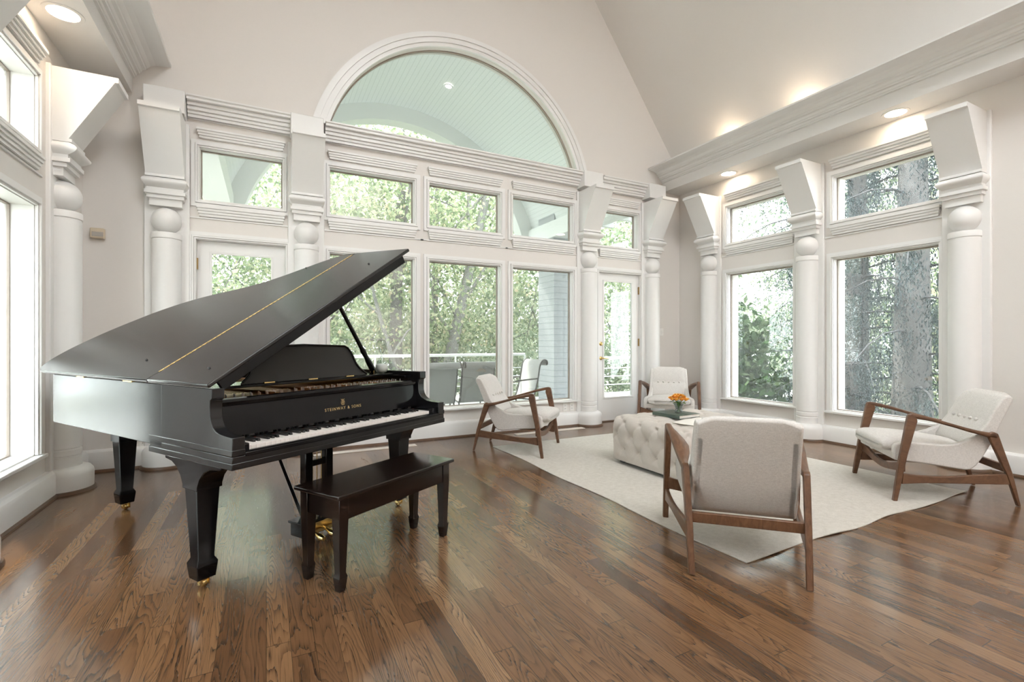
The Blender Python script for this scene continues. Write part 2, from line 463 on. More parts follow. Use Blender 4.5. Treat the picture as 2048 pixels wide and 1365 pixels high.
# ---- trim on a wall, in a wall frame: a along wall, d out of the wall into the room, z
def frame(wall):
    if wall == 'back': return lambda a, d, z: (a, YB-d, z)
    if wall == 'right': return lambda a, d, z: (XR-d, a, z)
    return lambda a, d, z: (XL+d, a, z)
def tbox(m, F, a0, a1, d0, d1, z0, z1):
    vs = [F(a, d, z) for z in (z0, z1) for d in (d0, d1) for a in (a0, a1)]
    m.add(vs, [(0,1,3,2), (4,6,7,5), (0,4,5,1), (2,3,7,6), (0,2,6,4), (1,5,7,3)])
def reeds(m, F, a0, a1, z0, z1, d0, d1, n):
    h = (z1-z0)/n
    for k in range(n):
        e = d0+(d1-d0)*k/(n-1)
        ins = .02*(n-1-k)/(n-1)
        tbox(m, F, a0+ins, a1-ins, -.01, e, z0+k*h+.002, z0+(k+1)*h-.002)
        tbox(m, F, a0+ins+.003, a1-ins-.003, -.01, e-.007, z0+k*h-.001, z0+(k+1)*h+.001)
def casing(m, F, a0, a1, z0, z1, bottom=True, wd=.032):
    for k, (o, d) in enumerate(((0, .018), (.016, .03), (.034, .020))):
        e = wd if k == 2 else .015
        p0, p1, q0, q1 = a0-o, a1+o, z0-o, z1+o
        tbox(m, F, p0-e, p0, -.01, d, (q0-e) if bottom else z0, q1+e)
        tbox(m, F, p1, p1+e, -.01, d, (q0-e) if bottom else z0, q1+e)
        tbox(m, F, p0, p1, -.01, d, q1, q1+e)
        if bottom: tbox(m, F, p0, p1, -.01, d, q0-e, q0)

nwin = [0]
def window(wall, a0, a1, z0, z1, gd, big, label):
    """gd: depth of the glass behind the wall face"""
    F = frame(wall); nwin[0] += 1
    base = F((a0+a1)/2, 0, z0)
    T = thing('window_%d' % nwin[0], label, 'window', base); struct(T)
    inv = Matrix.Translation(Vector(base)).inverted()
    def put(m, name, mat, **k):
        m.v = [inv @ Vector(p) for p in m.v]
        return m.build(name, mat, T, **k)
    m = MB(); t = .016
    for (p, q, r, s_) in ((a0, a0+t, z0, z1), (a1-t, a1, z0, z1), (a0+t, a1-t, z0, z0+t), (a0+t, a1-t, z1-t, z1)):
        tbox(m, F, p, q, -gd-.012, -gd+.016, r, s_)
    put(m, 'gasket', M['gasket'])
    m = MB()
    for (p, q, r, s_) in ((a0-.002, a0+.006, z0, z1), (a1-.006, a1+.002, z0, z1), (a0, a1, z0-.002, z0+.006), (a0, a1, z1-.006, z1+.002)):
        tbox(m, F, p, q, -gd+.016, -.001, r, s_)
    put(m, 'jamb', M['trim'])
    m = MB(); tbox(m, F, a0+.004, a1-.004, -gd-.003, -gd+.003, z0+.004, z1-.004); put(m, 'pane', M[{'back': 'pane', 'right': 'pane_right', 'left': 'pane_left'}[wall]])
    m = MB(); casing(m, F, a0, a1, z0, z1, bottom=not big); put(m, 'casing', M['trim'])
    if big:
        m = MB(); tbox(m, F, a0-.08, a1+.08, -.01, .05, z0-.03, z0-.004); put(m, 'sill', M['trim'], bevel=.006)
    return T
for i, (a, b) in enumerate(WIN):
    nm = ('behind the raised piano lid', 'behind the piano keyboard end', 'behind the armchair near the brass handled door')[i]
    window('back', a, b, LW[0], LW[1], .08, True, 'tall fixed window '+nm)
    window('back', a, b, TW[0], TW[1], .08, False, 'wide transom window above the tall window '+nm)
window('back', TRD[0][0], TRD[0][1], TW[0], TW[1], .08, False, 'transom window over the door hidden by the piano lid')
window('back', TRD[1][0], TRD[1][1], TW[0], TW[1], .08, False, 'small transom window over the brass handled door')
for i, (a, b) in enumerate(RWIN):
    nm = ('looking onto laurel leaves', 'looking onto spruce trunks')[i]
    window('right', a, b, LW[0]+.01, LW[1]-.02, .07, True, 'tall side window '+nm)
    window('right', a, b, TW[0], TW[1], .07, False, 'side transom above the tall window '+nm)
for i, (a, b) in enumerate(LWIN):
    nm = ('beside the tail of the piano', 'second from the piano tail', 'farthest from the piano tail')[i]
    window('left', a, b, LW[0], LW[1], .14, True, 'bright side window '+nm)
    window('left', a, b, TW[0], TW[1], .14, False, 'side transom over the bright window '+nm)
# arched window
T = thing('window_%d' % (nwin[0]+1), 'great arched window high above the transoms', 'window', (AX, YB, 3.44)); struct(T)
inv = Matrix.Translation(Vector((-AX, -YB, -3.44)))
def aput(m, name, mat, **k):
    m.v = [inv @ Vector(p) for p in m.v]; return m.build(name, mat, T, **k)
m = MB(); pts = [pa(AR-.004, t, 0) for t in arc]
m.prism([(p[0], p[2]) for p in pts], YB+.078, YB+.084, 'y'); aput(m, 'pane', M['pane_arch'])
def ring(m, r0, r1, y0, y1):
    rings = [[pa(r0, t, y0), pa(r1, t, y0), pa(r1, t, y1), pa(r0, t, y1)] for t in arc]; m.loft(rings)
m = MB(); ring(m, AR-.014, AR+.002, YB+.066, YB+.096); aput(m, 'gasket', M['gasket'], smooth=40)
m = MB()
for r0, r1, d in ((AR, AR+.04, .03), (AR+.04, AR+.065, .048), (AR+.065, AR+.10, .036), (AR+.10, AR+.125, .052), (AR+.125, AR+.165, .03)):
    ring(m, r0, r1, YB-d, YB+.01)
aput(m, 'casing', M['trim'], smooth=40)

# ---- skylights added out of view to brighten the room
for k_, (p, q) in enumerate(((pl[2], pl[3]),)):
    for j_, (ya, yb) in enumerate(FILL_SKYL):
        nwin[0] += 1
        T = thing('window_%d' % (nwin[0]+1), 'added fill light skylight along the crown of the vault, ' + ('nearest the front wall', 'in the middle of three', 'nearest the window wall')[j_], 'skylight'); struct(T)
        v4 = [on_slope(p, q, .06, ya), on_slope(p, q, .94, ya), on_slope(p, q, .94, yb), on_slope(p, q, .06, yb)]
        MB().add(v4, [(0, 1, 2, 3)]).build('pane', M['clearpane'], T)
        MB().tube(v4+[v4[0]], .03, 4).build('frame', M['trim'], T)
# ---- doors
for i, (a, b) in enumerate(DOORS):
    F = frame('back')
    T = thing('door_%d' % (i+1), ('glazed white door half hidden by the piano lid', 'glazed white door with brass handle and deadbolt')[i], 'door', ((a+b)/2, YB, 0)); struct(T)
    inv = Matrix.Translation(Vector((-(a+b)/2, -YB, 0)))
    def dput(m, name, mat, par=None, **k):
        m.v = [inv @ Vector(p) for p in m.v]; return m.build(name, mat, par or T, **k)
    ga, gb = a+.118, b-.124; g0, g1 = .335, 2.01
    m = MB()
    wall_boxes(a+.006, b-.006, .012, 2.12, [(ga, gb, g0, g1)], lambda p, q, r, s_: tbox(m, F, p, q, -.085, -.04, r, s_))
    dput(m, 'door_leaf', M['trim'])
    m = MB()
    for (p, q, r, s_) in ((ga-.012, ga+.012, g0-.012, g1+.012), (gb-.012, gb+.012, g0-.012, g1+.012), (ga, gb, g0-.012, g0+.012), (ga, gb, g1-.012, g1+.012)):
        tbox(m, F, p, q, -.05, -.03, r, s_)
    dput(m, 'glazing_bead', M['trim'], bevel=.004)
    m = MB(); tbox(m, F, ga, gb, -.068, -.062, g0, g1); dput(m, 'pane', M['pane'])
    m = MB(); casing(m, F, a, b, 0, 2.128, bottom=False, wd=.035)
    tbox(m, F, a-.003, a+.004, -.14, 0, 0, 2.128); tbox(m, F, b-.004, b+.003, -.14, 0, 0, 2.128); tbox(m, F, a, b, -.14, 0, 2.122, 2.131)
    dput(m, 'door_frame', M['trim'])
    m = MB(); tbox(m, F, a, b, -.14, .01, 0, .012); dput(m, 'threshold', M['shoe'])
    hx = (a+.004) if i == 0 else (b-.004)
    for hz in (.30, 1.13, 1.895):
        m = MB(); tbox(m, F, hx-.012, hx+.012, -.045, -.03, hz-.055, hz+.055)
        m.tube([F(hx, -.026, hz-.055), F(hx, -.026, hz+.055)], .008, 8); dput(m, 'hinge', M['oldbrass'])
    kx = (b-.065) if i == 0 else (a+.072)
    m = MB(); m.add(*(lambda q: (q.v, q.f))(MB().lathe([(.028, 0), (.028, .006), (.02, .012), (.012, .016), (.012, .03)], n=20)), M=Matrix.Translation(F(kx, -.04, 1.11)) @ Matrix.Rotation(PI/2, 4, 'X'))
    dput(m, 'deadbolt', M['brass'], smooth=40)
    m = MB(); m.add(*(lambda q: (q.v, q.f))(MB().lathe([(.026, 0), (.026, .006), (.012, .012), (.010, .045)], n=20)), M=Matrix.Translation(F(kx, -.04, .905)) @ Matrix.Rotation(PI/2, 4, 'X'))
    sg = -1 if i == 0 else 1
    m.tube([F(kx, .004, .905), F(kx+sg*.02, .008, .906), F(kx+sg*.06, .008, .904), F(kx+sg*.10, .004, .898)], [.010, .010, .008, .006], 10)
    dput(m, 'handle', M['brass'], smooth=40)

# ---- ledges, cornices, panels
tn = [0]
def trim(m, label, mat='trim', **k):
    tn[0] += 1
    o = m.build('trim_%d' % tn[0], M[mat], **k); return struct(o, label, 'trim')
F = frame('back')
for i, (a, b) in enumerate(WIN+TRD):
    nm = ('over the raised piano lid', 'in the middle of the window wall', 'left of the brass handled door', 'over the door behind the piano', 'over the brass handled door')[i]
    m = MB(); reeds(m, F, a-.02, b+.02, 3.095, 3.185, .025, .055, 4); trim(m, 'reeded moulding above the transom '+nm)
    m = MB(); reeds(m, F, a-.02, b+.02, 2.345, 2.445, .025, .055, 4); trim(m, 'reeded moulding below the transom '+nm)
    m = MB(); a_, b_ = a-.09, b+.09
    tbox(m, F, a_-.015, b_+.015, -.01, .012, 2.325, 2.338); trim(m, 'thin lintel fillet '+nm)
CZ = [(3.265, .05), (3.295, .065), (3.325, .085), (3.36, .105), (3.395, .14)]
def cornice(a0, a1, label):
    m = MB()
    for k, (z, d) in enumerate(CZ):
        z2 = CZ[k+1][0] if k < len(CZ)-1 else 3.43
        tbox(m, F, a0, a1, -.01, d, z+.002, z2-.002)
        tbox(m, F, a0+.003, a1-.003, -.01, d-.010, z-.001, z2+.001)
    tbox(m, F, a0, a1, -.01, .04, 3.262, 3.43)
    m.prism([(YB+.01, 3.42), (YB-.145, 3.42), (YB-.155, 3.428), (YB-.155, 3.441), (YB+.01, 3.452)], a0, a1, 'x')
    trim(m, label)
cornice(-.66, .25, 'ribbed cornice over the door behind the piano')
cornice(.55, 3.82, 'long ribbed cornice under the arched window')
cornice(4.15, 5.02, 'ribbed cornice over the brass handled door')
for wall, cells, nm in (('right', RWIN, ('laurel', 'spruce')), ('left', LWIN, ('nearest the corner', 'nearer the camera', 'farthest forward'))):
    F2 = frame(wall)
    for (a, b), n_ in zip(cells, nm):
        m = MB(); reeds(m, F2, a-.02, b+.02, 3.095, 3.20, .03, .07, 4); trim(m, 'side wall moulding above the %s transom' % n_)
        m = MB(); reeds(m, F2, a-.02, b+.02, 2.345, 2.445, .025, .055, 4); trim(m, 'side wall moulding below the %s transom' % n_)
        m = MB(); tbox(m, F2, a-.10, b+.10, -.01, .012, 2.325, 2.338); trim(m, 'side wall lintel fillet at the %s window' % n_)

# ---- baseboards
def baseboard(F, spans, name, label):
    m = MB(); s = MB()
    for a0, a1 in spans:
        prof = [(-.01, 0), (.06, 0), (.06, .15), (.052, .172), (.03, .188), (-.01, .19)]
        vs = [F(a, d, z) for a in (a0, a1) for d, z in prof]; n = len(prof)
        m.add(vs, [tuple(range(n)), tuple(range(n, 2*n))] + [(k, (k+1) % n, n+(k+1) % n, n+k) for k in range(n)])
        prof = [(.05, 0), (.078, 0), (.076, .01), (.066, .02), (.05, .022)]
        vs = [F(a, d, z) for a in (a0, a1) for d, z in prof]; n = len(prof)
        s.add(vs, [tuple(range(n)), tuple(range(n, 2*n))] + [(k, (k+1) % n, n+(k+1) % n, n+k) for k in range(n)])
    o = m.build(name, M['trim'], smooth=30); struct(o, label, 'baseboard')
    s.build('shoe_molding', M['shoe'], o, smooth=30)
baseboard(frame('back'), [(XL, -.66), (.24, 4.10), (4.99, XR)], 'baseboard_back', 'white baseboard below the window wall')
baseboard(frame('right'), [(1.75, YB)], 'baseboard_right', 'white baseboard below the spruce windows')
baseboard(frame('left'), [(YF, YB)], 'baseboard_left', 'white baseboard below the piano side windows')
baseboard(lambda a, d, z: (XR-d, a, z), [(YF, 1.75)], 'baseboard_front', 'white baseboard of the wall past the last column')

# ---- engaged columns with ball finial and corbel
def make_column(label, loc, rz):
    T = thing('column', label, 'column', loc, rz); struct(T)
    MB().box(-.175, .175, -.028, .01, .0, 3.2).build('pilaster', M['trim'], T, bevel=.008)
    b = MB().lathe([(.05, 0), (.185, 0), (.187, .13), (.182, .155), (.165, .178), (.14, .19), (.05, .19)], (0, -.045, 0), 40).build('base', M['trim'], T, smooth=40)
    MB().lathe([(.19, 0), (.203, 0), (.202, .01), (.196, .02), (.186, .023)], (0, -.045, 0), 40).build('shoe_molding', M['shoe'], b, smooth=40)
    MB().lathe([(.05, .185), (.115, .185), (.115, .262), (.110, .266), (.110, .274), (.115, .278), (.115, .318), (.110, .322), (.110, .330), (.115, .334),
                (.115, 2.075), (.111, 2.078), (.111, 2.086), (.119, 2.09), (.119, 2.135), (.115, 2.142), (.05, 2.142)], (0, -.045, 0), 40).build('shaft', M['trim'], T, smooth=40)
    MB().sphere((0, -.045, 2.262), .118, 36, 22).build('ball', M['trim'], T, smooth=60)
    pr = [(.01, 2.40), (-.085, 2.40), (-.085, 2.452), (-.11, 2.456), (-.11, 2.486), (-.135, 2.49), (-.135, 2.52), (-.115, 2.526), (-.115, 2.548)]
    pr += [(-.12-.058*math.sin(PI*k/10), 2.55+.092*k/10) for k in range(0, 11)] + [(-.11, 2.645), (.01, 2.645)]
    lv = [(2.39, .085, .125), (2.452, .085, .125), (2.455, .11, .14), (2.486, .11, .14), (2.489, .132, .155), (2.52, .132, .155), (2.525, .116, .140), (2.548, .116, .140)]
    lv += [(2.55+.092*k/10, .12+.055*math.sin(PI*k/10), .142+.028*math.sin(PI*k/10)) for k in range(11)] + [(2.645, .112, .138)]
    MB().loft([[(-w, .01, z), (-w, -p, z), (w, -p, z), (w, .01, z)] for z, p, w in lv]).build('capital', M['trim'], T, smooth=35)
    pr = [(.01, 2.642), (-.14, 2.642), (-.14, 2.664), (-.122, 2.668), (-.395, 3.150), (-.418, 3.154), (-.418, 3.192), (.01, 3.192)]
    MB().prism(pr, -.148, .148, 'x').build('bracket', M['trim'], T)
    return T
cols = [('white half column nearest the corner behind the piano', (-.822, YB, 0), 0), ('white half column between the glazed door and piano lid', (.372, YB, 0), 0),
        ('white half column left of the brass handled door', (3.955, YB, 0), 0), ('white half column right of the brass handled door', (5.11, YB, 0), 0),
        ('white half column by the corner on the spruce side', (XR, 4.855, 0), -PI/2), ('white half column between laurel and spruce windows', (XR, 3.45, 0), -PI/2),
        ('white half column beyond the spruce window', (XR, 2.02, 0), -PI/2),
        ('white half column beside the tail of the piano', (XL, 4.86, 0), PI/2), ('white half column second from the corner on the piano side', (XL, 3.345, 0), PI/2),
        ('white half column third from the corner on the piano side', (XL, 1.93, 0), PI/2)]
c0 = make_column(*cols[0])
for lb, lc, rz in cols[1:]:
    c = copy_tree(c0); c.location = lc; c.rotation_euler = (0, 0, rz); c['label'] = lb
for i, cx in enumerate((-.822, .372, 3.955, 5.11)):
    nm = ('in the corner behind the piano', 'beside the foot of the arch', 'at the far foot of the arch', 'next to the spruce side beam')[i]
    m = MB(); tbox(m, F, cx-.155, cx+.155, -.01, .175, 3.235, 3.445); trim(m, 'cornice block '+nm, bevel=.006)

# ---- recessed and cove lights
def downlight(x, y, label):
    T = thing('recessed_light', label, 'light', (x, y, 3.41), group='recessed lights in the beams')
    MB().lathe([(.088, -.006), (.112, -.005), (.115, .001), (.088, .001)], n=40).build('trim_ring', M['trim'], T, smooth=40)
    MB().lathe([(.001, -.003), (.089, -.003), (.089, .0), (.001, .0)], n=36).build('lens', M['lamp'], T)
for i, (x, y) in enumerate(((-1.245, 4.35), (-1.245, 2.42), (-1.245, .48), (5.545, 4.43), (5.545, 2.50), (5.545, .56))):
    downlight(x, y, ('glowing recessed light in the beam above the piano tail', 'glowing recessed light second along the piano side beam', 'glowing recessed light third along the piano side beam',
                     'glowing recessed light nearest the corner over the laurel window', 'glowing recessed light over the spruce window', 'glowing recessed light past the spruce window')[i])
def covelight(x, y, label):
    T = thing('cove_light', label, 'light', (x, y, 3.727), group='cove lights on the beam ledges')
    MB().lathe([(.03, 0), (.05, 0), (.05, .04), (.044, .042), (.03, .03)], n=20).build('housing', M['metalwhite'], T, smooth=40)
    MB().lathe([(.001, .028), (.043, .028), (.043, .032), (.001, .032)], n=20).build('lens', M['cove'], T)
for i, (x, y) in enumerate(((5.50, 4.40), (5.50, 3.40), (-1.24, 4.40), (-1.24, 3.40))):
    covelight(x, y, ('hidden cove light near the corner glowing up the vault', 'hidden cove light glowing up the vault above the column', 'cove light behind the crown above the piano tail', 'cove light second along the piano side crown')[i])

# ---- small wall and floor fittings
def plate(a, z, kind, label):
    T = thing({'outlet': 'wall_outlet', 'switch': 'light_switch'}[kind], label, {'outlet': 'outlet', 'switch': 'switch'}[kind], (a, YB-.062 if kind == 'outlet' and z < .2 else YB, z))
    MB().box(-.035, .035, -.006, 0, -.057, .057).build('cover_plate', M['plastic'], T, bevel=.003)
    if kind == 'outlet':
        for dz in (-.02, .02):
            s = MB().box(-.016, .016, -.009, -.005, dz-.014, dz+.014).build('socket', M['plastic'], T, bevel=.003)
            MB().box(-.008, -.005, -.0096, -.008, dz-.006, dz+.006).box(.005, .008, -.0096, -.008, dz-.006, dz+.006).build('slots', M['slot'], s)
    else:
        for dx in (-.0,):
            MB().box(-.008, .008, -.016, -.005, -.02, .02).build('toggle', M['plastic'], T, bevel=.003)
    return T
o1 = plate(3.60, .255, 'outlet', 'white wall outlet under the window, farther from the column')
o2 = plate(3.71, .255, 'outlet', 'white wall outlet under the window, next to the column')
plate(5.345, 1.285, 'switch', 'white light switch beside the brass handled door')
o3 = plate(-1.00, .235, 'outlet', 'wall outlet low behind the piano leg')
T = thing('motion_sensor', 'beige motion sensor high on the corner wall', 'sensor', (-1.33, YB, 2.10))
MB().box(-.045, .055, -.05, 0, -.045, .045).build('housing', M['beige'], T, bevel=.008)
MB().box(-.03, .05, -.053, -.048, -.03, .01).build('lens', plain('sensor_lens', (.45, .42, .38), .3, nscale=30), T, bevel=.003)
def vent(x0, x1, y, label):
    T = thing('floor_register', label, 'floor vent', ((x0+x1)/2, y, 0)); L = (x1-x0)/2
    MB().box(-L, L, -.045, -.034, .0, .006).box(-L, L, .034, .045, .0, .006).box(-L, -L+.015, -.034, .034, 0, .006).box(L-.015, L, -.034, .034, 0, .006).build('frame', M['vent'], T, bevel=.002)
    m = MB()
    for k in range(7): m.box(-L+.012, L-.012, -.030+k*.0095, -.026+k*.0095, .0005, .005)
    m.box(-L+.01, L-.01, -.034, .034, 0, .0012)
    m.build('grille', M['vent'], T)
vent(.42, 1.47, 5.20, 'cream floor register behind the piano by the window wall')
vent(2.72, 3.73, 5.22, 'cream floor register behind the armchair at the window wall')
# ================================================================== GRAND PIANO  (local u, v, z)
PA = R(32.48)
PT = thing('grand_piano', 'black grand piano with raised lid by the window wall', 'piano', (-.127, 2.319, 0), PA)
PW = 1.407
def smooth_pts(pts, n=6):
    """Catmull-Rom through points"""
    out = []
    P = [pts[0]] + list(pts) + [pts[-1]]
    for i in range(1, len(P)-2):
        p0, p1, p2, p3 = (Vector(q) for q in P[i-1:i+3])
        for k in range(n):
            t = k/n
            out.append(tuple(.5*((2*p1)+(p2-p0)*t+(2*p0-5*p1+4*p2-p3)*t*t+(3*p1-p0-3*p2+p3)*t**3)))
    out.append(tuple(pts[-1])); return out
tail = smooth_pts([(0, 1.96), (.012, 2.02), (.05, 2.085), (.13, 2.15), (.23, 2.18), (.34, 2.175), (.45, 2.14), (.57, 2.07), (.69, 1.97), (.80, 1.84), (.89, 1.69), (.96, 1.52), (1.03, 1.34),
                    (1.11, 1.19), (1.20, 1.08), (1.29, .98), (1.355, .87), (1.395, .74), (1.407, .60)], 5)
def inset(poly, d):
    n = len(poly); out = []
    for i in range(n):
        a, b, c = Vector(poly[i-1]), Vector(poly[i]), Vector(poly[(i+1) % n])
        e1, e2 = (b-a), (c-b)
        n1 = Vector((e1.y, -e1.x)).normalized(); n2 = Vector((e2.y, -e2.x)).normalized()
        m = (n1+n2)
        m = m.normalized() if m.length > 1e-6 else n1
        out.append(tuple(b + m*d/max(.4, m.dot(n1))))
    return out
# case: outer rim as a band; arms are separate profiles in front of it
path_out = [(0, .60)] + tail
path_in = inset(path_out, .05)
path_in[0] = (.05, .60); path_in[-1] = (PW-.05, .60)
rim = MB()
rim.loft([[(*o, .643), (*o, .942), (*i, .942), (*i, .643)] for o, i in zip(path_out, path_in)])
armprof = [(.604, .66), (.604, .942), (.157, .942), (.157, .897), (.171, .888), (.174, .86), (.173, .82), (.166, .795), (.150, .772), (.125, .757), (.10, .750), (.07, .746), (.0, .742), (.0, .66)]
rim.prism(armprof, 0, .055, 'x').prism(armprof, PW-.055, PW, 'x')
case = rim.build('case', M['case'], PT, smooth=32, bevel=.003, seg=2)
# key bed with its layered side moulding
kb = MB()
kb.box(-.004, PW+.004, -.004, .72, .606, .632).box(0, PW, 0, .72, .632, .660).box(-.003, PW+.003, -.003, .722, .664, .690 - .0)
kbm = MB().box(-.004, PW+.004, -.004, .722, .606, .634).box(0, PW, 0, .72, .630, .661)
kbm.box(-.003, .055, -.003, .722, .663, .690).box(PW-.055, PW+.003, -.003, .722, .663, .690)
kbm.build('keybed', M['case'], PT, bevel=.003)
MB().prism([(-.002, .655), (-.002, .672), (.012, .676), (.045, .674), (.045, .655)], .055, PW-.055, 'x').build('keyslip', M['ebony'], PT, bevel=.003)
MB().box(.055, .088, .02, .19, .66, .707).build('key_block', M['ebony'], PT, bevel=.006)
MB().box(PW-.088, PW-.055, .02, .19, .66, .707).build('key_block', M['ebony'], PT, bevel=.006)
# keys
U0, U1 = .0895, PW-.0895; pitch = (U1-U0)/52
wk = MB().box(.0006, pitch-.0006, .052, .200, .664, .688)
wkey = wk.build('white_key', M['ivory'], PT, bevel=.0012)
bk = MB().prism([(.105, .686), (.107, .697), (.112, .6995), (.200, .6995), (.200, .686)], -.0062, .0062, 'x').build('black_key', M['black'], PT, bevel=.0015)
first = True
for k in range(52):
    o = wkey if k == 0 else wkey.copy()
    if k: COL.objects.link(o)
    o.location = (U0+k*pitch, 0, 0)
nb = 0
for k in range(51):
    if 'ABCDEFG'[k % 7] in 'ACDFG':
        o = bk if nb == 0 else bk.copy()
        if nb: COL.objects.link(o)
        nb += 1
        o.location = (U0+(k+1)*pitch, 0, 0)
# fallboard, name and lyre emblem
fb = MB().prism([(.196, .700), (.188, .712), (.190, .735), (.200, .852), (.190, .858), (.186, .872), (.192, .884), (.215, .888), (.232, .880), (.232, .700)], .056, PW-.056, 'x').build('fallboard', M['ebony'], PT, smooth=30)
MB().box(.056, PW-.056, .2, .215, .66, .690).build('key_felt', plain('red_felt', (.20, .02, .02), .9, nscale=200, nstr=.2), PT)
slope = math.atan2(.010, .117)
def on_fall(u, z): return (u, .190-.0012+(z-.735)*.010/.117, z)
cu = bpy.data.curves.new('lettering', 'FONT'); cu.body = 'STEINWAY & SONS'; cu.size = .0235; cu.align_x = 'CENTER'; cu.align_y = 'CENTER'; cu.extrude = .0004; cu.space_character = 1.32
tmp = bpy.data.objects.new('lettering_curve', cu); COL.objects.link(tmp); bpy.context.view_layer.update()
lme = bpy.data.meshes.new_from_object(tmp.evaluated_get(bpy.context.evaluated_depsgraph_get())); bpy.data.objects.remove(tmp)
lme.materials.clear(); lme.materials.append(M['gold'])
tx = bpy.data.objects.new('lettering', lme); COL.objects.link(tx); tx.parent = fb
tx.location = on_fall(.738, .768); tx.rotation_euler = (PI/2-slope, 0, 0)
em = MB()
def ept(x, z): return on_fall(.735+x, .803+z)
for s in (-1, 1):
    em.tube([ept(s*x, z) for x, z in ((.003, -.015), (.010, -.012), (.0125, -.004), (.010, .004), (.0065, .010), (.009, .015), (.012, .0165))], .0010, 6)
    em.tube([ept(s*x, z) for x, z in ((.0, -.009), (.005, -.007), (.0055, -.001), (.002, .004), (0, .006))], .0008, 6)
em.tube([ept(-.007, .010), ept(.007, .010)], .0009, 6)
for x in (-.002, .002): em.tube([ept(x, -.011), ept(x*.6, .0175)], .0006, 5)
em.tube([ept(-.008, -.0165), ept(.008, -.0165)], .0009, 6)
em.build('lyre_emblem', M['gold'], fb)
# iron plate and soundboard inside
innr = [(.052, .235)] + [p for p in path_in] + [(PW-.052, .235)]
MB().prism(innr, .70, .715, 'z').build('soundboard', plain('spruce_board', (.45, .27, .10), .5, nscale=20, var=.1), PT)
MB().prism(inset(innr, .002), .862, .872, 'z').build('plate', M['copper'], PT)
pm = MB()
for u in (.40, .62, .86, 1.08): pm.prism([(.25, .871), (.25, .880), (.30, .884), (1.4 if u < .9 else .9, .886), (1.4 if u < .9 else .9, .871)], u-.011, u+.011, 'x')
pm.build('plate_strut', M['copper'], PT, bevel=.004)
pn = MB()
for k in range(88):
    u = .10+k*(PW-.20)/87
    pn.lathe([(.0028, 0), (.0028, .018), (.001, .02)], (u, .30+.03*(k % 3), .872), 6)
tag(pn.build('tuning_pins', plain('steel_pin', (.5, .5, .5), .3, 1, nscale=30), PT), kind='stuff')
st = MB()
for k in range(60):
    u = .11+k*(PW-.25)/59
    ve = 1.9-1.15*max(0, (u-.25))**1.1
    st.tube([(u, .37, .889), (u*.9+.02, max(.75, ve), .889)], .0012, 4)
st.build('strings', M['oldbrass'], PT); tag(children(PT)[-1], None, None, None, 'stuff')
# music tray and desk
MB().box(.075, PW-.075, .385, .60, .912, .926).box(.06, .085, .27, .66, .895, .914).box(PW-.085, PW-.06, .27, .66, .895, .914).build('music_tray', M['ebony'], PT, bevel=.003)
dk = [(-.418, 0), (.418, 0), (.413, .010), (.392, .026), (.368, .05), (.352, .08), (.345, .11), (.340, .14), (.332, .165), (.318, .190), (.295, .203), (0, .214), (-.295, .203), (-.318, .190), (-.332, .165), (-.340, .14), (-.345, .11), (-.352, .08), (-.368, .05), (-.392, .026), (-.413, .010)]
Md = Matrix.Translation((.692, .405, .928)) @ Matrix.Rotation(-math.atan2(.08, .205), 4, 'X')
desk = MB().prism(dk, -.0, .014, 'y', Md).build('music_desk', plain('satin_desk', (.012, .012, .012), .4, spec=.4, nscale=90, nstr=.01), PT, bevel=.003)
fr = MB(); q = [Md @ Vector((x*.995, -.003, z*.99+.001)) for x, z in dk[1:]]
fr.tube([*q], .006, 8); fr.build('edge_bead', M['ebony'], desk, smooth=60)
hg = MB()
for u in (.42, .69, .96): MB().box(u-.03, u+.03, .392, .404, .926, .932).build('desk_hinge', M['brass'], desk)
# lid: main leaf + front flap, rotated about the spine
TH = R(32.37); LZ = .953
Ml = Matrix.Translation((0, 0, LZ)) @ Matrix.Rotation(-TH, 4, 'Y')
lid_r = smooth_pts([(-.016, 2.10), (.005, 2.19), (.06, 2.262), (.15, 2.312), (.25, 2.328), (.368, 2.312), (.484, 2.274), (.60, 2.21), (.734, 2.118), (.842, 2.00), (.93, 1.85), (.995, 1.68), (1.05, 1.49),
                      (1.115, 1.315), (1.21, 1.175), (1.325, 1.06), (1.43, .955), (1.505, .85), (1.528, .76), (1.522, .70)], 5)
main = [(-.016, .70)] + lid_r
HV = .70
lid = MB().prism(main, 0, .020, 'z', Ml).build('lid', M['lid'], PT, smooth=35, bevel=.006, seg=3)
flap = [(-.016, .150), (-.016, HV-.002), (1.522, HV-.002), (1.500, .44), (1.470, .150)]
fl = MB().prism(flap, 0, .020, 'z', Ml).build('lid_flap', M['lid'], PT, bevel=.006, seg=3)
MB().box(.03, 1.40, .158, .176, -.048, .0, Ml).build('flap_lip', M['ebony'], fl, bevel=.003)
hb = MB()
n = 48
for k in range(n):
    a = .05+k*(1.49-.05)/n
    hb.box(a, a+(1.49-.05)/n-.002, HV-.006, HV+.006, .019, .0225, Ml)
hb.build('lid_hinge', M['brass'], lid, bevel=.001)
for s, v in ((.142, 1.016), (.10, .321), (1.325, 1.026), (1.26, .329)):
    m = MB(); m.lathe([(.001, 0), (.006, .001), (.006, .005), (.001, .008)], (s, v, .019), 10, Ml); m.build('bumper', M['rubber'], lid if v > HV else fl, smooth=60)
# prop stick
pb = Vector((1.352, .60, .93)); ptp = Vector((.942, .60, 1.545))
d = (ptp-pb)
pr = MB(); ks = [0, .04, .13, .17, .2, .24, .28, 1]; rs = [.021, .022, .020, .016, .017, .021, .015, .0125]
pr.tube([pb + d*k for k in ks], rs, 12); pr.build('prop_stick', M['ebony'], PT, smooth=50)
MB().box(1.335, 1.375, .58, .62, .915, .945).build('prop_cup', M['brass'], PT, bevel=.004)
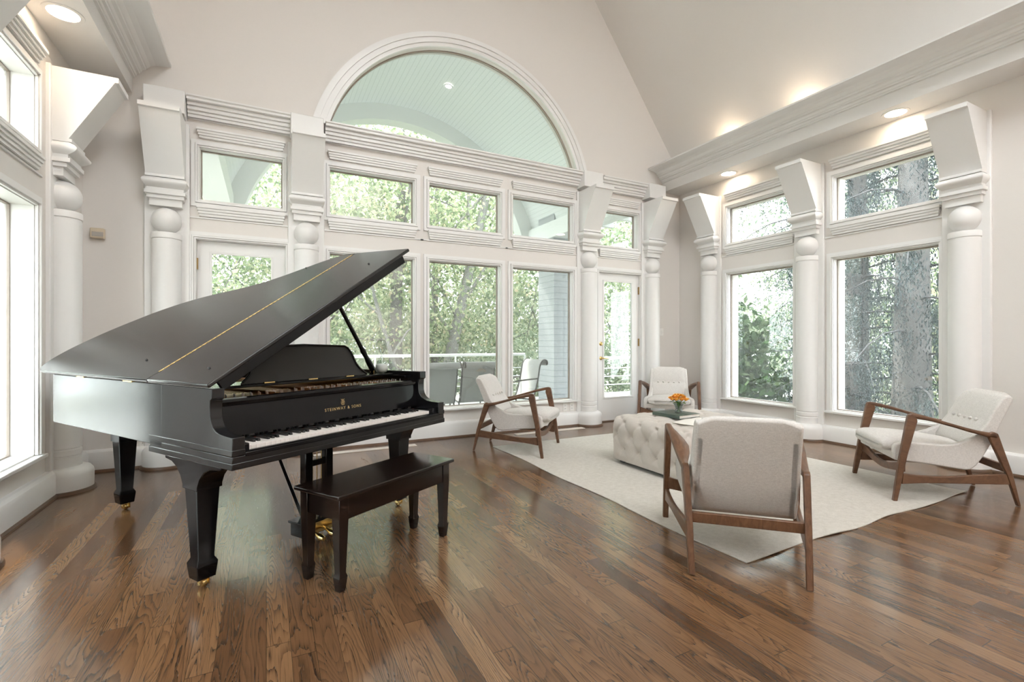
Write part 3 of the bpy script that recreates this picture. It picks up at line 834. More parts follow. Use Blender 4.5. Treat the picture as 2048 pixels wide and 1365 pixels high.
# hinges of lid on the spine
for v in (.95, 1.55):
    MB().box(-.006, .012, v-.05, v+.05, .938, .956).build('spine_hinge', M['brass'], PT, bevel=.002)
# legs
def leg_mb(u, v, head):
    m = MB()
    def ringz(w, z, w2=None): 
        w2 = w2 or w
        return [(u-w, v-w2, z), (u+w, v-w2, z), (u+w, v+w2, z), (u-w, v+w2, z)]
    m.loft([ringz(.052, .475), ringz(.036, .146), ringz(.047, .124), ringz(.0465, .112), ringz(.040, .052)])
    return m
def leg(u, v, front):
    m = leg_mb(u, v, front); top = .606 if front else .645
    hd = [(-.255, top), (.225, top), (.225, top-.016), (.165, top-.024), (.12, top-.045), (.085, top-.08), (.066, top-.118), (.066, .470), (-.066, .470), (-.066, top-.118), (-.085, top-.08), (-.12, top-.045), (-.17, top-.024), (-.255, top-.016)]
    if not front: hd = [(x*.62 if abs(x) > .07 else x, z) for x, z in hd]
    hd = [(v+x, z) for x, z in hd]
    o = m.prism(hd, u-.056, u+.056, 'x').build('leg', M['ebony'], PT, bevel=.004)
    c = MB().lathe([(.001, .052), (.022, .052), (.024, .046), (.014, .042), (.012, .034), (.001, .03)], (u, v, 0), 16).sphere((u+.008, v+.012, .0235), .0235, 18, 12).box(u-.011, u-.006, v-.012, v+.02, .012, .045).box(u+.022, u+.027, v-.012, v+.02, .012, .045)
    c.build('caster', M['brass'], o, smooth=50)
leg(.060, .351, True); leg(PW-.060, .351, True); leg(.344, 1.90, False)
# pedal lyre
ly = thing('pedal_lyre', None, None); ly.parent = PT
MB().box(.625, .675, .375, .425, .115, .61).build('post', M['ebony'], ly, bevel=.004)
MB().box(.765, .815, .375, .425, .115, .61).build('post', M['ebony'], ly, bevel=.004)
MB().box(.66, .78, .385, .415, .42, .455).build('crossbar', M['ebony'], ly, bevel=.004)
MB().box(.585, .85, .345, .455, .040, .118).box(.575, .86, .335, .465, .112, .126).build('pedal_box', M['ebony'], ly, bevel=.004)
MB().box(.60, .835, .338, .347, .046, .108).build('pedal_plate', M['brass'], ly, bevel=.002)
for u in (.640, .715, .790):
    MB().tube([(u, .36, .068), (u, .325, .068), (u, .30, .060), (u+.0, .262, .047), (u, .235, .045)], [.008, .008, .010, .020, .012], 10).build('pedal', M['brass'], ly, smooth=60)
for u in (.69, .72, .75): MB().tube([(u, .40, .12), (u, .40, .62)], .003, 6).build('pedal_rod', M['oldbrass'], ly)
for u in (.655, .80): MB().tube([(u, .44, .12), (u, .80, .645)], .012, 4).build('brace', M['ebony'], ly)
MB().box(.50, .88, .30, .95, .60, .645).build('lyre_block', M['ebony'], ly)
MB().box(.10, .20, .9, 1.9, .60, .645).box(.06, .9, .75, .86, .60, .645).box(.45, .53, .8, 2.05, .60, .645).build('underframe_beams', M['ebony'], PT)

# ================================================================== BENCH
BT = thing('piano_bench', 'black wooden piano bench in front of the grand piano', 'bench', (.5545, 2.615, 0), R(31.4))
L2, W2 = .392, .142
MB().box(-L2-.022, L2+.022, -W2-.022, W2+.022, .432, .452).build('seat', M['benchwood'], BT, bevel=.005)
MB().box(-L2+.012, L2-.012, -W2+.006, W2-.006, .325, .433).build('apron', M['benchwood'], BT, bevel=.002)
for sx in (-1, 1):
    for sy in (-1, 1):
        x, y = sx*(L2-.026), sy*(W2-.026)
        def rg(w, z, dx=0): return [(x-w, y-w, z), (x+w, y-w, z), (x+w, y+w, z), (x-w, y+w, z)]
        MB().loft([rg(.026, .433), rg(.026, .325), rg(.0185, .082), rg(.0235, .068), rg(.0230, .060), rg(.0165, 0)]).build('leg', M['benchwood'], BT, bevel=.002)

# ================================================================== HOURGLASS on the piano
def pw(u, v, z=0):
    c, s = math.cos(PA), math.sin(PA); return (-.127+u*c-v*s, 2.319+u*s+v*c, z)
HT = thing('hourglass', 'clear glass hourglass of white sand on the piano', 'hourglass', pw(1.288, .455, .926))
prof = [(.001, 0), (.02, .001), (.036, .010), (.044, .030), (.041, .056), (.030, .082), (.016, .104), (.0065, .118), (.0045, .124), (.0065, .130), (.018, .146), (.034, .172), (.041, .196), (.039, .215), (.028, .232), (.012, .240), (.001, .241)]
MB().lathe(prof, n=28).build('glass_bulbs', M['glass'], HT, smooth=80)
MB().lathe([(.001, .003), (.018, .004), (.034, .012), (.0415, .030), (.0385, .055), (.034, .063), (.02, .066), (.001, .067)], n=28).build('sand', M['sand'], HT, smooth=60)
# ================================================================== ARMCHAIRS
def make_chair():
    T = thing('armchair', '', 'armchair', (0, 0, 0), 0, 'cream armchairs around the tufted ottoman')
    fx = lambda y: .372+(y-.35)*.158          # half distance of the side frames
    sx = lambda y: .312+(y-.35)*.105          # half width of the upholstered shell
    for s in (-1, 1):
        def fn(t): return lambda q: (s*(fx(q[1])+q[0]), q[1], q[2])
        # front leg, rear leg
        MB().prism([(.384, 0), (.356, 0), (.318, .20), (.292, .33), (.245, .515), (.229, .572), (.232, .595), (.262, .628), (.284, .620), (.292, .600), (.346, .29)], -.016, .018, 'x', fn=fn(s)).build('leg', M['walnut'], T, bevel=.005)
        MB().prism([(-.388, 0), (-.408, 0), (-.358, .225), (-.281, .468), (-.270, .500), (-.245, .512), (-.215, .500), (-.218, .465), (-.262, .36), (-.322, .215)], -.015, .016, 'x', fn=fn(s)).build('leg', M['walnut'], T, bevel=.005)
        # armrest: a plank that swells at its middle and narrows to both joints
        st = [(.262, .6285, .017, -.017, .030), (.20, .617, .018, -.019, .030), (.13, .600, .017, -.036, .027), (.06, .578, .018, -.056, .025), (-.01, .557, .019, -.066, .024), (-.08, .536, .018, -.055, .025), (-.15, .518, .017, -.034, .028), (-.215, .506, .016, -.016, .034), (-.262, .502, .016, -.015, .038)]
        rings = []
        for y, z, xo, xi, th in st:
            c = fx(y); zt_ = z; zb = z-th; e = .006
            rings.append([(s*(c+xo), y, zb+e), (s*(c+xo), y, zt_-e), (s*(c+xo-e), y, zt_), (s*(c+xi+e), y, zt_), (s*(c+xi), y, zt_-e), (s*(c+xi), y, zb+e), (s*(c+xi+e), y, zb), (s*(c+xo-e), y, zb)])
        MB().loft(rings).build('armrest', M['walnut'], T, smooth=50)
        # side stretcher
        top = [(.318, .200), (.23, .188), (.124, .184), (.03, .188), (-.06, .197), (-.16, .208), (-.25, .214), (-.338, .220)]
        bot = [(-.350, .148), (-.25, .145), (-.16, .143), (-.06, .141), (.03, .139), (.124, .137), (.23, .131), (.328, .122)]
        MB().prism(top+bot, -.013, .011, 'x', fn=fn(s)).build('stretcher', M['walnut'], T, bevel=.005)
    # front and rear rails
    w = fx(.32)
    arc_t = [(-w+.01+2*(w-.01)*k/12, .285-.075*math.sin(PI*k/12)) for k in range(13)]
    arc_b = [(x, z-.05-.03*abs(x/w)**3) for x, z in arc_t][::-1]
    MB().prism(arc_t+arc_b, .296, .320, 'y').build('front_rail', M['walnut'], T, bevel=.004)
    w = fx(-.31)-.01
    MB().box(-w, w, -.330, -.306, .232, .284).build('rear_rail', M['walnut'], T, bevel=.004)
    # upholstered shell: two side panels, deck and back in one body
    up = [(.348, .292), (.350, .365), (.338, .392), (.30, .405), (.263, .409), (.152, .407), (.036, .401), (-.027, .408), (-.09, .43), (-.146, .464), (-.188, .505), (-.225, .56), (-.273, .662), (-.316, .735), (-.342, .757), (-.366, .758)]
    lo = [(-.385, .742), (-.352, .66), (-.316, .58), (-.255, .425), (-.207, .331), (-.164, .262), (-.13, .232), (-.096, .226), (0, .238), (.119, .256), (.277, .272), (.335, .276)]
    m = MB()
    for s in (-1, 1):
        m.prism(up+lo, 0, .05, 'x', fn=lambda q: (s*(sx(q[1])-q[0]), q[1], q[2]))
    deck = [(.352, .286), (.352, .335), (.30, .345), (0, .315), (-.10, .315), (-.17, .40), (-.24, .56), (-.30, .69), (-.336, .755), (-.352, .775), (-.374, .782), (-.392, .770)]
    nx = 12; rings = []
    for k in range(nx+1):
        t = -1+2*k/nx
        rings.append([(t*(sx(y)-.006), y, z-(.030*max(0, abs(t)-.72)/.28 if z > .74 else 0)**1.0) for y, z in deck+lo])
    m.loft(rings)
    m.build('seat_shell', M['linen'], T, bevel=.014, seg=3)
    # seat cushion
    rings = []
    ys = [.432, .430, .422, .405, .37, .30, .20, .08, -.04, -.12, -.15, -.155]
    hs = [.004, .020, .034, .044, .050, .053, .053, .050, .046, .042, .030, .004]
    zc = [.372, .373, .374, .376, .378, .380, .378, .372, .362, .354, .350, .350]
    for y, h, z in zip(ys, hs, zc):
        wd = (sx(min(y, .36))-.05)*(1 if y < .40 else .985) * (1 if h > .01 else .95)
        rg = []
        for k in range(28):
            a = 2*PI*k/28; ca, sa = math.cos(a), math.sin(a)
            x = wd*math.copysign(abs(ca)**.35, ca); zz = h*math.copysign(abs(sa)**.7, sa)
            crown = .010*(1-(x/wd)**2) if sa > 0 else -.002
            rg.append((x, y-.03*(abs(x)/wd)**4*(1 if y > .3 else 0), z+zz+crown))
        rings.append(rg)
    MB().loft(rings).build('seat_cushion', M['linen'], T, smooth=70)
    # back cushion
    rings = []
    A = Vector((-.135, .385)); B = Vector((-.352, .772)); dr = (B-A).normalized(); nr = Vector((dr.y, -dr.x))
    if nr.x < 0: nr = -nr
    for t, h in ((0, .004), (.02, .03), (.06, .045), (.16, .052), (.3, .05), (.43, .043), (.47, .038), (.51, .043), (.65, .05), (.82, .05), (.92, .044), (.97, .032), (1, .006)):
        c = A+(B-A)*t - nr*.008; h = h*.62
        wd = sx(c.x)-.022 - (.012*max(0, t-.9)/.1)
        rg = []
        for k in range(28):
            a = 2*PI*k/28; ca, sa = math.cos(a), math.sin(a)
            x = wd*math.copysign(abs(ca)**.35, ca); q = h*math.copysign(abs(sa)**.6, sa)
            p = c+nr*q; rg.append((x, p.x, p.y))
        rings.append(rg)
    MB().loft(rings).build('back_cushion', M['linen'], T, smooth=70)
    c = A+(B-A)*.47 + nr*.020
    for x in (-.14, -.07, 0, .07, .14):
        MB().sphere((x, c.x, c.y), .0125, 14, 10, 1.0).build('button', M['linen'], T, smooth=80)
    return T
chairs = [((2.395, 4.56), -44.6, 'cream armchair with walnut arms turned beside the piano end'), ((4.83, 4.80), 225, 'cream armchair in the far corner behind the flower vase'),
          ((2.32, 1.80), 45.3, 'cream armchair seen from behind, nearest to us'), ((4.543, 1.826), 135.5, 'cream armchair in side view before the spruce window')]
ch0 = make_chair()
for i, ((x, y), a, lb) in enumerate(chairs):
    o = ch0 if i == 0 else copy_tree(ch0)
    zr = 0
    o.location = (x, y, .0035); o.rotation_euler = (0, 0, R(a-90)); o['label'] = lb

# ================================================================== RUG
rx0, rx1, ry0, ry1 = 2.20, 4.735, 1.665, 4.735
nx, ny = 70, 84
def rugz(x, y):
    e = min(x-rx0, rx1-x, y-ry0, ry1-y)
    zz = .0026+.0006*math.sin(9*x+2*math.sin(3*y))
    front = max(0, 1-(y-ry0)/.12)
    zz += front*.006*(1+math.sin(x*11))*.5
    right = max(0, 1-(rx1-x)/.15)
    return zz+right*.003*(1+math.sin(y*6))*.5
vs = []; fs = []
for lay in (1, 0):
    for j in range(ny+1):
        for i in range(nx+1):
            x = rx0+(rx1-rx0)*i/nx; y = ry0+(ry1-ry0)*j/ny
            jx = .012*math.sin(x*7+1)*max(0, 1-(y-ry0)/.3); jy = .010*math.sin(y*5)*max(0, 1-(x-rx0)/.3)
            vs.append((x+jy, y+jx, rugz(x, y)+.0025 if lay else max(.0003, rugz(x, y)-.0025)))
S = (nx+1)*(ny+1)
for lay in (0, 1):
    for j in range(ny):
        for i in range(nx):
            a = lay*S+j*(nx+1)+i
            fs.append((a, a+1, a+nx+2, a+nx+1) if lay == 0 else (a, a+nx+1, a+nx+2, a+1))
bd = [i for i in range(nx)]+[nx+j*(nx+1) for j in range(ny)]+[S-1-i for i in range(nx)]+[(ny-j)*(nx+1) for j in range(ny)]
for k in range(len(bd)):
    a, b = bd[k], bd[(k+1) % len(bd)]; fs.append((a, a+S, b+S, b))
rug = MB().add(vs, fs).build('rug', M['rug'], smooth=60)
tag(rug, 'cream woven wool rug under the ottoman and armchairs', 'rug')

# ================================================================== TUFTED OTTOMAN
OT = thing('ottoman', 'large cream velvet ottoman with deep button tufting on the rug', 'ottoman', (3.47, 3.19, .006))
hx, hy, z0, z1, rr = .54, .462, .035, .435, .075
def ottoman_mesh():
    vs = []; fs = []; btn = []
    P = .205                                   # button spacing
    def tuft(a, b):
        """diamond lattice: depth 0..1 and crease"""
        u = a/P; v = b/(P*.62)
        # nearest lattice point of the centred lattice (i,j) and (i+.5,j+.5)
        best = 9
        for du, dv in ((round(u), 2*round(v/2)), (round(u-.5)+.5, 2*round((v-1)/2)+1)):
            best = min(best, math.hypot((u-du)*P, (v-dv)*P*.62))
        e = math.exp(-(best/.034)**1.25)
        p = abs(((u+v*.5) % 1+1) % 1-.0); q = abs(((u-v*.5) % 1+1) % 1)
        p = min(p, 1-p); q = min(q, 1-q)
        cr = math.exp(-(p*P/.013)**2)+math.exp(-(q*P/.013)**2)
        return e*.036+min(1, cr)*.006
    n = 54
    def face(fn, na, nb):
        o = len(vs)
        for j in range(nb+1):
            for i in range(na+1): vs.append(fn(i/na, j/nb))
        for j in range(nb):
            for i in range(na):
                a = o+j*(na+1)+i; fs.append((a, a+1, a+na+2, a+na+1))
    def rounded(p, nrm, t):
        return p
    def surf(x, y, z):
        """project a box point on the rounded box, displaced by tufting"""
        c = Vector((max(-hx+rr, min(hx-rr, x)), max(-hy+rr, min(hy-rr, y)), min(z1-rr, z)))
        d = Vector((x, y, z))-c
        nrm = d.normalized() if d.length > 1e-9 else Vector((0, 0, 1))
        p = c+nrm*rr if d.length > 1e-9 else Vector((x, y, z))
        ax = [abs(nrm.x), abs(nrm.y), max(0, nrm.z)]
        tz = tuft(x, y+.02); tx = tuft(y+.02, z-.02); ty = tuft(x, z-.02)
        wsum = sum(a**3 for a in ax)
        t = (ax[0]**3*tx+ax[1]**3*ty+ax[2]**3*tz)/wsum
        fade = min(1, max(0, (z-z0)/.06))
        puff = .012
        return tuple(p+nrm*(puff*fade-t*fade))
    face(lambda a, b: surf(-hx+2*hx*a, -hy+2*hy*b, z1), 108, 92)
    for s in (-1, 1):
        face(lambda a, b: surf(s*hx, -hy+2*hy*a, z0+(z1-z0)*b), 92, 42)
        face(lambda a, b: surf(-hx+2*hx*a, s*hy, z0+(z1-z0)*b), 108, 42)
    return MB().add(vs, fs)
ottoman_mesh().build('upholstery', M['velvet'], OT, smooth=80, weld=True)
MB().box(-hx+.03, hx-.03, -hy+.03, hy-.03, .03, .06).build('base_board', M['rubber'], OT)
for s in (-1, 1):
    for t in (-1, 1): MB().box(s*(hx-.09)-.03, s*(hx-.09)+.03, t*(hy-.09)-.03, t*(hy-.09)+.03, 0, .035).build('foot', M['rubber'], OT, bevel=.003)
P = .205
bm = MB()
def button(p, nrm):
    m = MB().sphere((0, 0, 0), .011, 10, 6, .6)
    Mx = Matrix.Translation(p) @ Vector((0, 0, 1)).rotation_difference(Vector(nrm)).to_matrix().to_4x4()
    m.v = [Mx @ q for q in m.v]; m.build('button', M['velvet'], OT, smooth=80)
for i in range(-6, 7):
    for j in range(-8, 9):
        if (j % 2) and True: a = (i+.5)*P
        else: a = i*P
        b = j*P*.62
        if abs(a) < hx-.05 and abs(b-.02) < hy-.05: button((a, b-.02, z1+.012-.036), (0, 0, 1))
        zz = b+.02
        if z0+.07 < zz < z1-.06:
            if abs(a) < hx-.04: button((a, -hy-.012+.036, zz), (0, -1, 0))
            if abs(a-.02) < hy-.04:
                button((-hx-.012+.036, a-.02, zz), (-1, 0, 0))
OZ = .443
# ================================================================== BOOK, VASE, ROSES, MAGAZINES
BK = thing('book', 'dark green hardcover book under the flower vase', 'book', (3.40, 3.29, OZ+.010), R(3))
w, l, t = .138, .158, .030
MB().box(-w, w, -l, l, 0, .003).box(-w, w, -l, l, t-.003, t).box(-w, -w+.006, -l, l, 0, t).build('cover', M['book'], BK, bevel=.001)
MB().box(-w+.006, w-.005, -l+.006, l-.006, .003, t-.003).build('pages', M['paper'], BK)
VZ = OZ+.010+.030
VX, VY = 3.395, 3.25
VT = thing('vase', 'small clear glass vase of roses standing on the book', 'vase', (VX, VY, VZ))
vp = [(.001, 0), (.030, .001), (.036, .010), (.034, .025), (.030, .040), (.034, .060), (.048, .085), (.052, .095), (.050, .095), (.046, .085), (.032, .062), (.028, .040), (.032, .025), (.033, .012), (.001, .008)]
MB().lathe(vp, n=28).build('glass_body', M['glass'], VT, smooth=80)
MB().lathe([(.001, .009), (.0315, .012), (.031, .025), (.0272, .040), (.030, .058), (.001, .058)], n=24).build('water', clear_glass(), VT, smooth=60)
def rose_mesh(r):
    co = []
    for lay, (k, rad, tilt, sz) in enumerate(((4, .20, .15, .8), (5, .45, .35, .9), (6, .75, .7, 1.0), (6, 1.0, 1.1, 1.0))):
        for i in range(k):
            a = 2*PI*(i+.5*lay)/k+.3*lay
            ca, sa = math.cos(a), math.sin(a)
            c = Vector((ca*rad*r*.55, sa*rad*r*.55, -rad*r*.25))
            tv = Vector((-sa, ca, 0)); uv = Vector((ca*math.sin(tilt), sa*math.sin(tilt), math.cos(tilt)))
            h = r*.62*sz; wd = r*.52*sz
            co.append([c-tv*wd*.6-uv*h*.7, c+tv*wd*.6-uv*h*.7, c+tv*wd+uv*h*.55, c-tv*wd+uv*h*.55])
            co.append([c-tv*wd+uv*h*.55, c+tv*wd+uv*h*.55, c+tv*wd*.5+uv*h-Vector((ca, sa, 0))*-.15*r, c-tv*wd*.5+uv*h-Vector((ca, sa, 0))*-.15*r])
    return np.array([[list(p) for p in q] for q in co])
rose0 = None
spots = []
for ring_, (k, rad, dz) in enumerate(((1, 0, .090), (6, .038, .078), (9, .070, .052))):
    for i in range(k):
        a = 2*PI*i/k+.4*ring_
        spots.append((rad*math.cos(a), rad*math.sin(a), .085+dz+rng.uniform(-.008, .008)))
for i, (x, y, z) in enumerate(spots):
    T = thing('rose', 'orange and yellow rose in the glass vase', 'rose', (VX, VY, VZ), 0, 'roses in the glass vase')
    o = quads_mesh('petals', rose_mesh(rng.uniform(.022, .027)), M['rose'], T, (x, y, z))
    b = MB().sphere((0, 0, -.002), .0135, 12, 8); b.build('bud', plain('bud_%d' % i, [(.86, .30, .05), (.90, .50, .08), (.92, .62, .16)][i % 3], .6, nscale=50), T, smooth=80, loc=(x, y, z))
    d = Vector((x, y, z)); foot = Vector((-x*.25, -y*.25, .014))
    MB().tube([foot, Vector((x*.25, y*.25, .085)), d-Vector((0, 0, .012))], .0022, 6).build('stem', M['stem'], T)
    if i % 2:
        q = []
        for s in (-1, 1):
            a = math.atan2(y, x)+s*.7; e = Vector((math.cos(a), math.sin(a), -.25)).normalized(); sd = Vector((-e.y, e.x, 0))
            p0 = Vector((x*.7, y*.7, z-.028)); q.append([list(p0-e*.004), list(p0+e*.02+sd*.012), list(p0+e*.05), list(p0+e*.02-sd*.012)])
        quads_mesh('leaf', np.array(q), M['roseleaf'], T)
MG = thing('magazine', 'white magazine lying open on the ottoman near the book', 'magazine', (3.30, 2.93, OZ+.012), R(14))
MB().box(-.21, .02, -.11, .13, 0, .006).build('cover', M['paper'], MG, bevel=.001)
MB().box(.02, .22, -.11, .13, 0.000, .004).build('pages', M['paper'], MG, bevel=.001)
# ================================================================== OUTSIDE
DZ = -.06
d = MB().box(-9, 11.5, YB+.16, 9.05, DZ-.12, DZ).build('deck', M['deck']); struct(d, 'pale deck outside the window wall', 'deck')
g = MB()
gv = []; gn = 40
for j in range(gn+1):
    for i in range(gn+1):
        x = -30+70*i/gn; y = -12+62*j/gn
        z = -1.3-.05*max(0, y-9)+.12*math.sin(x*.9)*math.cos(y*.7)
        gv.append((x, y, z))
g.add(gv, [(j*(gn+1)+i, j*(gn+1)+i+1, (j+1)*(gn+1)+i+1, (j+1)*(gn+1)+i) for j in range(gn) for i in range(gn)])
struct(g.build('ground', M['ground'], smooth=60), 'leaf strewn ground among the trees', 'ground')
# porch: barrel vault, end arch, eave beams, posts
VXc, VZc, VR = 2.2, 2.55, 2.9
p = MB(); y0, y1 = YB+.2, 8.9
aa = [R(14)+(PI-2*R(14))*k/48 for k in range(49)]
for k in range(48):
    c0_, c1_ = aa[k], aa[k+1]
    p.add([(VXc+VR*math.cos(c0_), y0, VZc+VR*math.sin(c0_)), (VXc+VR*math.cos(c1_), y0, VZc+VR*math.sin(c1_)), (VXc+VR*math.cos(c1_), y1, VZc+VR*math.sin(c1_)), (VXc+VR*math.cos(c0_), y1, VZc+VR*math.sin(c0_))], [(0, 1, 2, 3)])
struct(p.build('roof', M['bead'], smooth=60), 'beadboard barrel vault of the porch behind the arched window', 'porch roof')
p = MB()
rings = [[(VXc+r_*math.cos(t), yy, VZc+r_*math.sin(t)) for r_, yy in ((2.62, y1-.15), (2.95, y1-.15), (2.95, y1+.12), (2.62, y1+.12))] for t in aa]
p.loft(rings)
for sx_ in (-1, 1):
    xb = VXc+sx_*2.82
    p.box(xb-.16, xb+.16, y0, y1+.1, 3.14, 3.45)
struct(p.build('beam', M['porch'], smooth=30), 'white arch and eave beams of the porch', 'porch beam')
for nm, xs_ in (('left', (-2.6, VXc-2.8)), ('right', (VXc+2.8, 6.3))):
    p = MB().box(xs_[0], xs_[1], YB+.2, 8.2, 3.62, 3.70)
    for k in range(5): 
        yy = YB+.5+k*.6; p.box(xs_[0], xs_[1], yy, yy+.10, 3.46, 3.62)
    struct(p.build('roof', M['porch']), 'flat white porch ceiling on the %s of the vault' % nm, 'porch roof')
p = MB().box(4.9, 5.75, 7.81, 8.40, DZ, 3.6).build('pillar', M['siding']); struct(p, 'siding clad porch pillar outside the window', 'pillar')
for x, y, lb in ((2.7, 7.6, 'round porch light in the barrel vault'), (2.7, 6.7, 'round porch light in the vault nearer the window')):
    zz = VZc+math.sqrt(VR**2-(x-VXc)**2)-.012
    T = thing('porch_light', lb, 'light', (x, y, zz)); T.rotation_euler = (0, math.asin((x-VXc)/VR), 0)
    MB().lathe([(.05, -.004), (.075, -.004), (.078, .0), (.05, .0)], n=28).build('trim_ring', M['metalwhite'], T, smooth=50)
    MB().lathe([(.001, -.002), (.052, -.002), (.052, .001), (.001, .001)], n=28).build('lens', M['porchlamp'], T)
# railing
def railing(x0, x1, y, top, label):
    T = thing('railing', label, 'railing', ((x0+x1)/2, y, DZ)); L = (x1-x0)/2
    MB().tube([(-L, 0, top-DZ), (L, 0, top-DZ)], .03, 10).build('top_rail', M['metalwhite'], T, smooth=60)
    for k in range(4):
        z = .14+k*.17; MB().tube([(-L, 0, z), (L, 0, z)], .011, 8).build('rail', M['metalwhite'], T, smooth=60)
    nP = max(2, int((x1-x0)/1.5))
    for k in range(nP+1):
        x = -L+2*L*k/nP; MB().tube([(x, 0, 0), (x, 0, top-DZ)], .02, 8).build('post', M['metalwhite'], T, smooth=60)
railing(-6.0, 4.88, 8.95, .87, 'white tube railing along the deck edge')
railing(5.76, 11.4, 7.9, .80, 'white tube railing seen through the glazed door')
# outdoor chairs
def sling_chair(w, label):
    T = thing('patio_chair', label, 'chair', group='sling chairs on the deck')
    prof = [(.26, .36), (.05, .33), (-.14, .31), (-.20, .36), (-.27, .60), (-.31, .80), (-.34, .875), (-.39, .91), (-.44, .90), (-.46, .86), (-.44, .83)]
    prof = smooth_pts([(a, b, 0) for a, b in prof], 4)
    rings = [[(-w, a, b), (w, a, b), (w, a-.012, b-.012), (-w, a-.012, b-.012)] for a, b, _ in prof]
    MB().loft(rings).build('sling', M['sling'], T, smooth=50)
    for s in (-1, 1):
        x = s*(w+.012)
        MB().tube([(x, a, b) for a, b, _ in prof], .013, 8).build('side_rail', M['metaldark'], T, smooth=60)
        MB().tube([(x, .24, .36), (x, .30, 0)], .013, 8).build('leg', M['metaldark'], T, smooth=60)
        MB().tube([(x, -.15, .32), (x, -.30, 0)], .013, 8).build('leg', M['metaldark'], T, smooth=60)
        MB().tube([(x, .25, .36), (x, .20, .58), (x, .10, .60), (x, -.27, .62)], .012, 8).build('armrest', M['metaldark'], T, smooth=60)
    return T
s0 = sling_chair(.24, 'grey sling patio chair with its back to the middle window, left one')
s0.location = (2.18, 6.78, DZ); s0.rotation_euler = (0, 0, 0)
for loc, a, lb in (((2.78, 6.80, DZ), -2, 'grey sling patio chair with its back to the middle window, right one'), ((3.50, 6.75, DZ), 95, 'grey sling patio chair in side view by the siding pillar')):
    c = copy_tree(s0); c.location = loc; c.rotation_euler = (0, 0, R(a)); c['label'] = lb

# ---- trees
def leaf_cloud(cent, spread, per, size, droop=.3, aspect=.62):
    """cent (m,3) cluster centres -> quads"""
    m = len(cent); n = m*per
    c = np.repeat(np.asarray(cent), per, 0)+rng.normal(0, 1, (n, 3))*np.asarray(spread)
    d = rng.normal(0, 1, (n, 3)); d[:, 2] -= droop; d /= np.linalg.norm(d, axis=1)[:, None]
    e = rng.normal(0, 1, (n, 3)); s = np.cross(d, e); s /= np.linalg.norm(s, axis=1)[:, None]
    L = size*rng.uniform(.6, 1.3, (n, 1)); W = L*aspect*.5
    return np.stack([c-d*L*.5, c+s*W, c+d*L*.5, c-s*W], 1)
def tree(name, label, base, h, lean, tr, crown, ncl, per, lsize, leaf, bark, group='trees beyond the deck', cat='tree', nbr=9, spread=.5):
    T = thing(name, label, cat, base, 0, group)
    pts = []; 
    for k in range(9):
        t = k/8; pts.append((lean[0]*t+.12*math.sin(4*t+base[0]), lean[1]*t+.1*math.cos(3*t+base[1]), h*t))
    m = MB().tube(pts, [tr*(1-.75*k/8)*(1.25 if k == 0 else 1) for k in range(9)], 10)
    cx, cy, cz, rx, ry, rz = crown
    ct = []
    while len(ct) < ncl:
        p = rng.uniform(-1, 1, 3); q = np.linalg.norm(p)
        if .25 < q < 1: ct.append((cx+p[0]*rx, cy+p[1]*ry, cz+p[2]*rz))
    for k in range(nbr):
        t = .25+.7*k/nbr; i = min(7, int(t*8)); a = Vector(pts[i]).lerp(Vector(pts[i+1]), t*8-i)
        b = Vector(ct[int(rng.integers(ncl))]); mid = a.lerp(b, .5)+Vector((0, 0, .25*rng.uniform(-1, 1.5)))
        m.tube([a, mid, b], [tr*.35*(1-.6*t), tr*.22*(1-.6*t), .012], 6)
    m.build('trunk', bark, T, smooth=60)
    quads_mesh('foliage', leaf_cloud(ct, (spread, spread, spread*.55), per, lsize), leaf, T)
    return T
GL = -1.5
common = 'pale green leafy tree in the woods beyond the deck'
specs = [
 # name label base h lean r crown
 ('leafy grey trunked tree right of the piano prop', (3.15, 13.0), 11, (.3, 0), .21, 'bark', (0, 0, 6.5, 3.0, 2.4, 4.6)),
 ('leaning pale trunked tree in the middle tall window', (4.25, 12.6), 11, (2.2, .2), .20, 'barkpale', (.8, .3, 6.8, 2.8, 2.2, 4.2)),
]
for lb, (x, y), h, lean, r_, bk_, cr in specs:
    tree('tree', lb, (x, y, GL), h, lean, r_, cr, 110, 110, .12, M['leaf'], M[bk_], group=None)
T = thing('tree', 'slim pale trunk slanting behind the piano prop', 'tree', (3.55, 12.2, GL))
MB().tube([(0, 0, 0), (-.45, 0, 1.3), (-.72, .02, 2.25), (-1.02, .05, 3.3), (-1.35, .1, 4.6), (-1.6, .2, 6.2)], [.085, .07, .06, .05, .035, .015], 8).tube([(-.72, .02, 2.25), (-.3, .1, 2.9), (.25, .15, 3.25)], [.04, .03, .012], 6).tube([(-1.02, .05, 3.3), (-1.5, 0, 3.7), (-2.0, .1, 4.5)], [.035, .025, .01], 6).build('trunk', M['barkpale'], T, smooth=60)
quads_mesh('foliage', leaf_cloud([(-1.6+rng.normal(0, .8), .3+rng.normal(0, .5), 5.6+rng.normal(0, .8)) for _ in range(30)], (.35, .35, .2), 90, .11), M['leaf'], T)
back = [(-5.5, 15.5), (-2.0, 17.0), (.6, 14.6), (5.8, 17.0), (8.2, 13.6), (12.2, 13.5), (2.2, 20.5), (10.0, 20.0), (-4.5, 22), (6.5, 23.5), (14.5, 17.5)]
proto = None
for i, (x, y) in enumerate(back):
    if i < 3:
        t_ = tree('tree', common, (x, y, GL-.3), 10, (.5*(-1)**i, .3), .14, (0, 0, 5.0+.4*i, 3.0, 2.6, 5.2), 130, 105, .13, M['leaf' if i != 1 else 'leaf2'], M['bark'])
        protos = [t_] if i == 0 else protos+[t_]
    else:
        t_ = copy_tree(protos[i % 3]); t_.location = (x, y, GL-.3-.2*(i % 4)); t_.rotation_euler = (0, 0, 1.1*i); s_ = 1+.08*(i % 4); t_.scale = (s_, s_, s_)
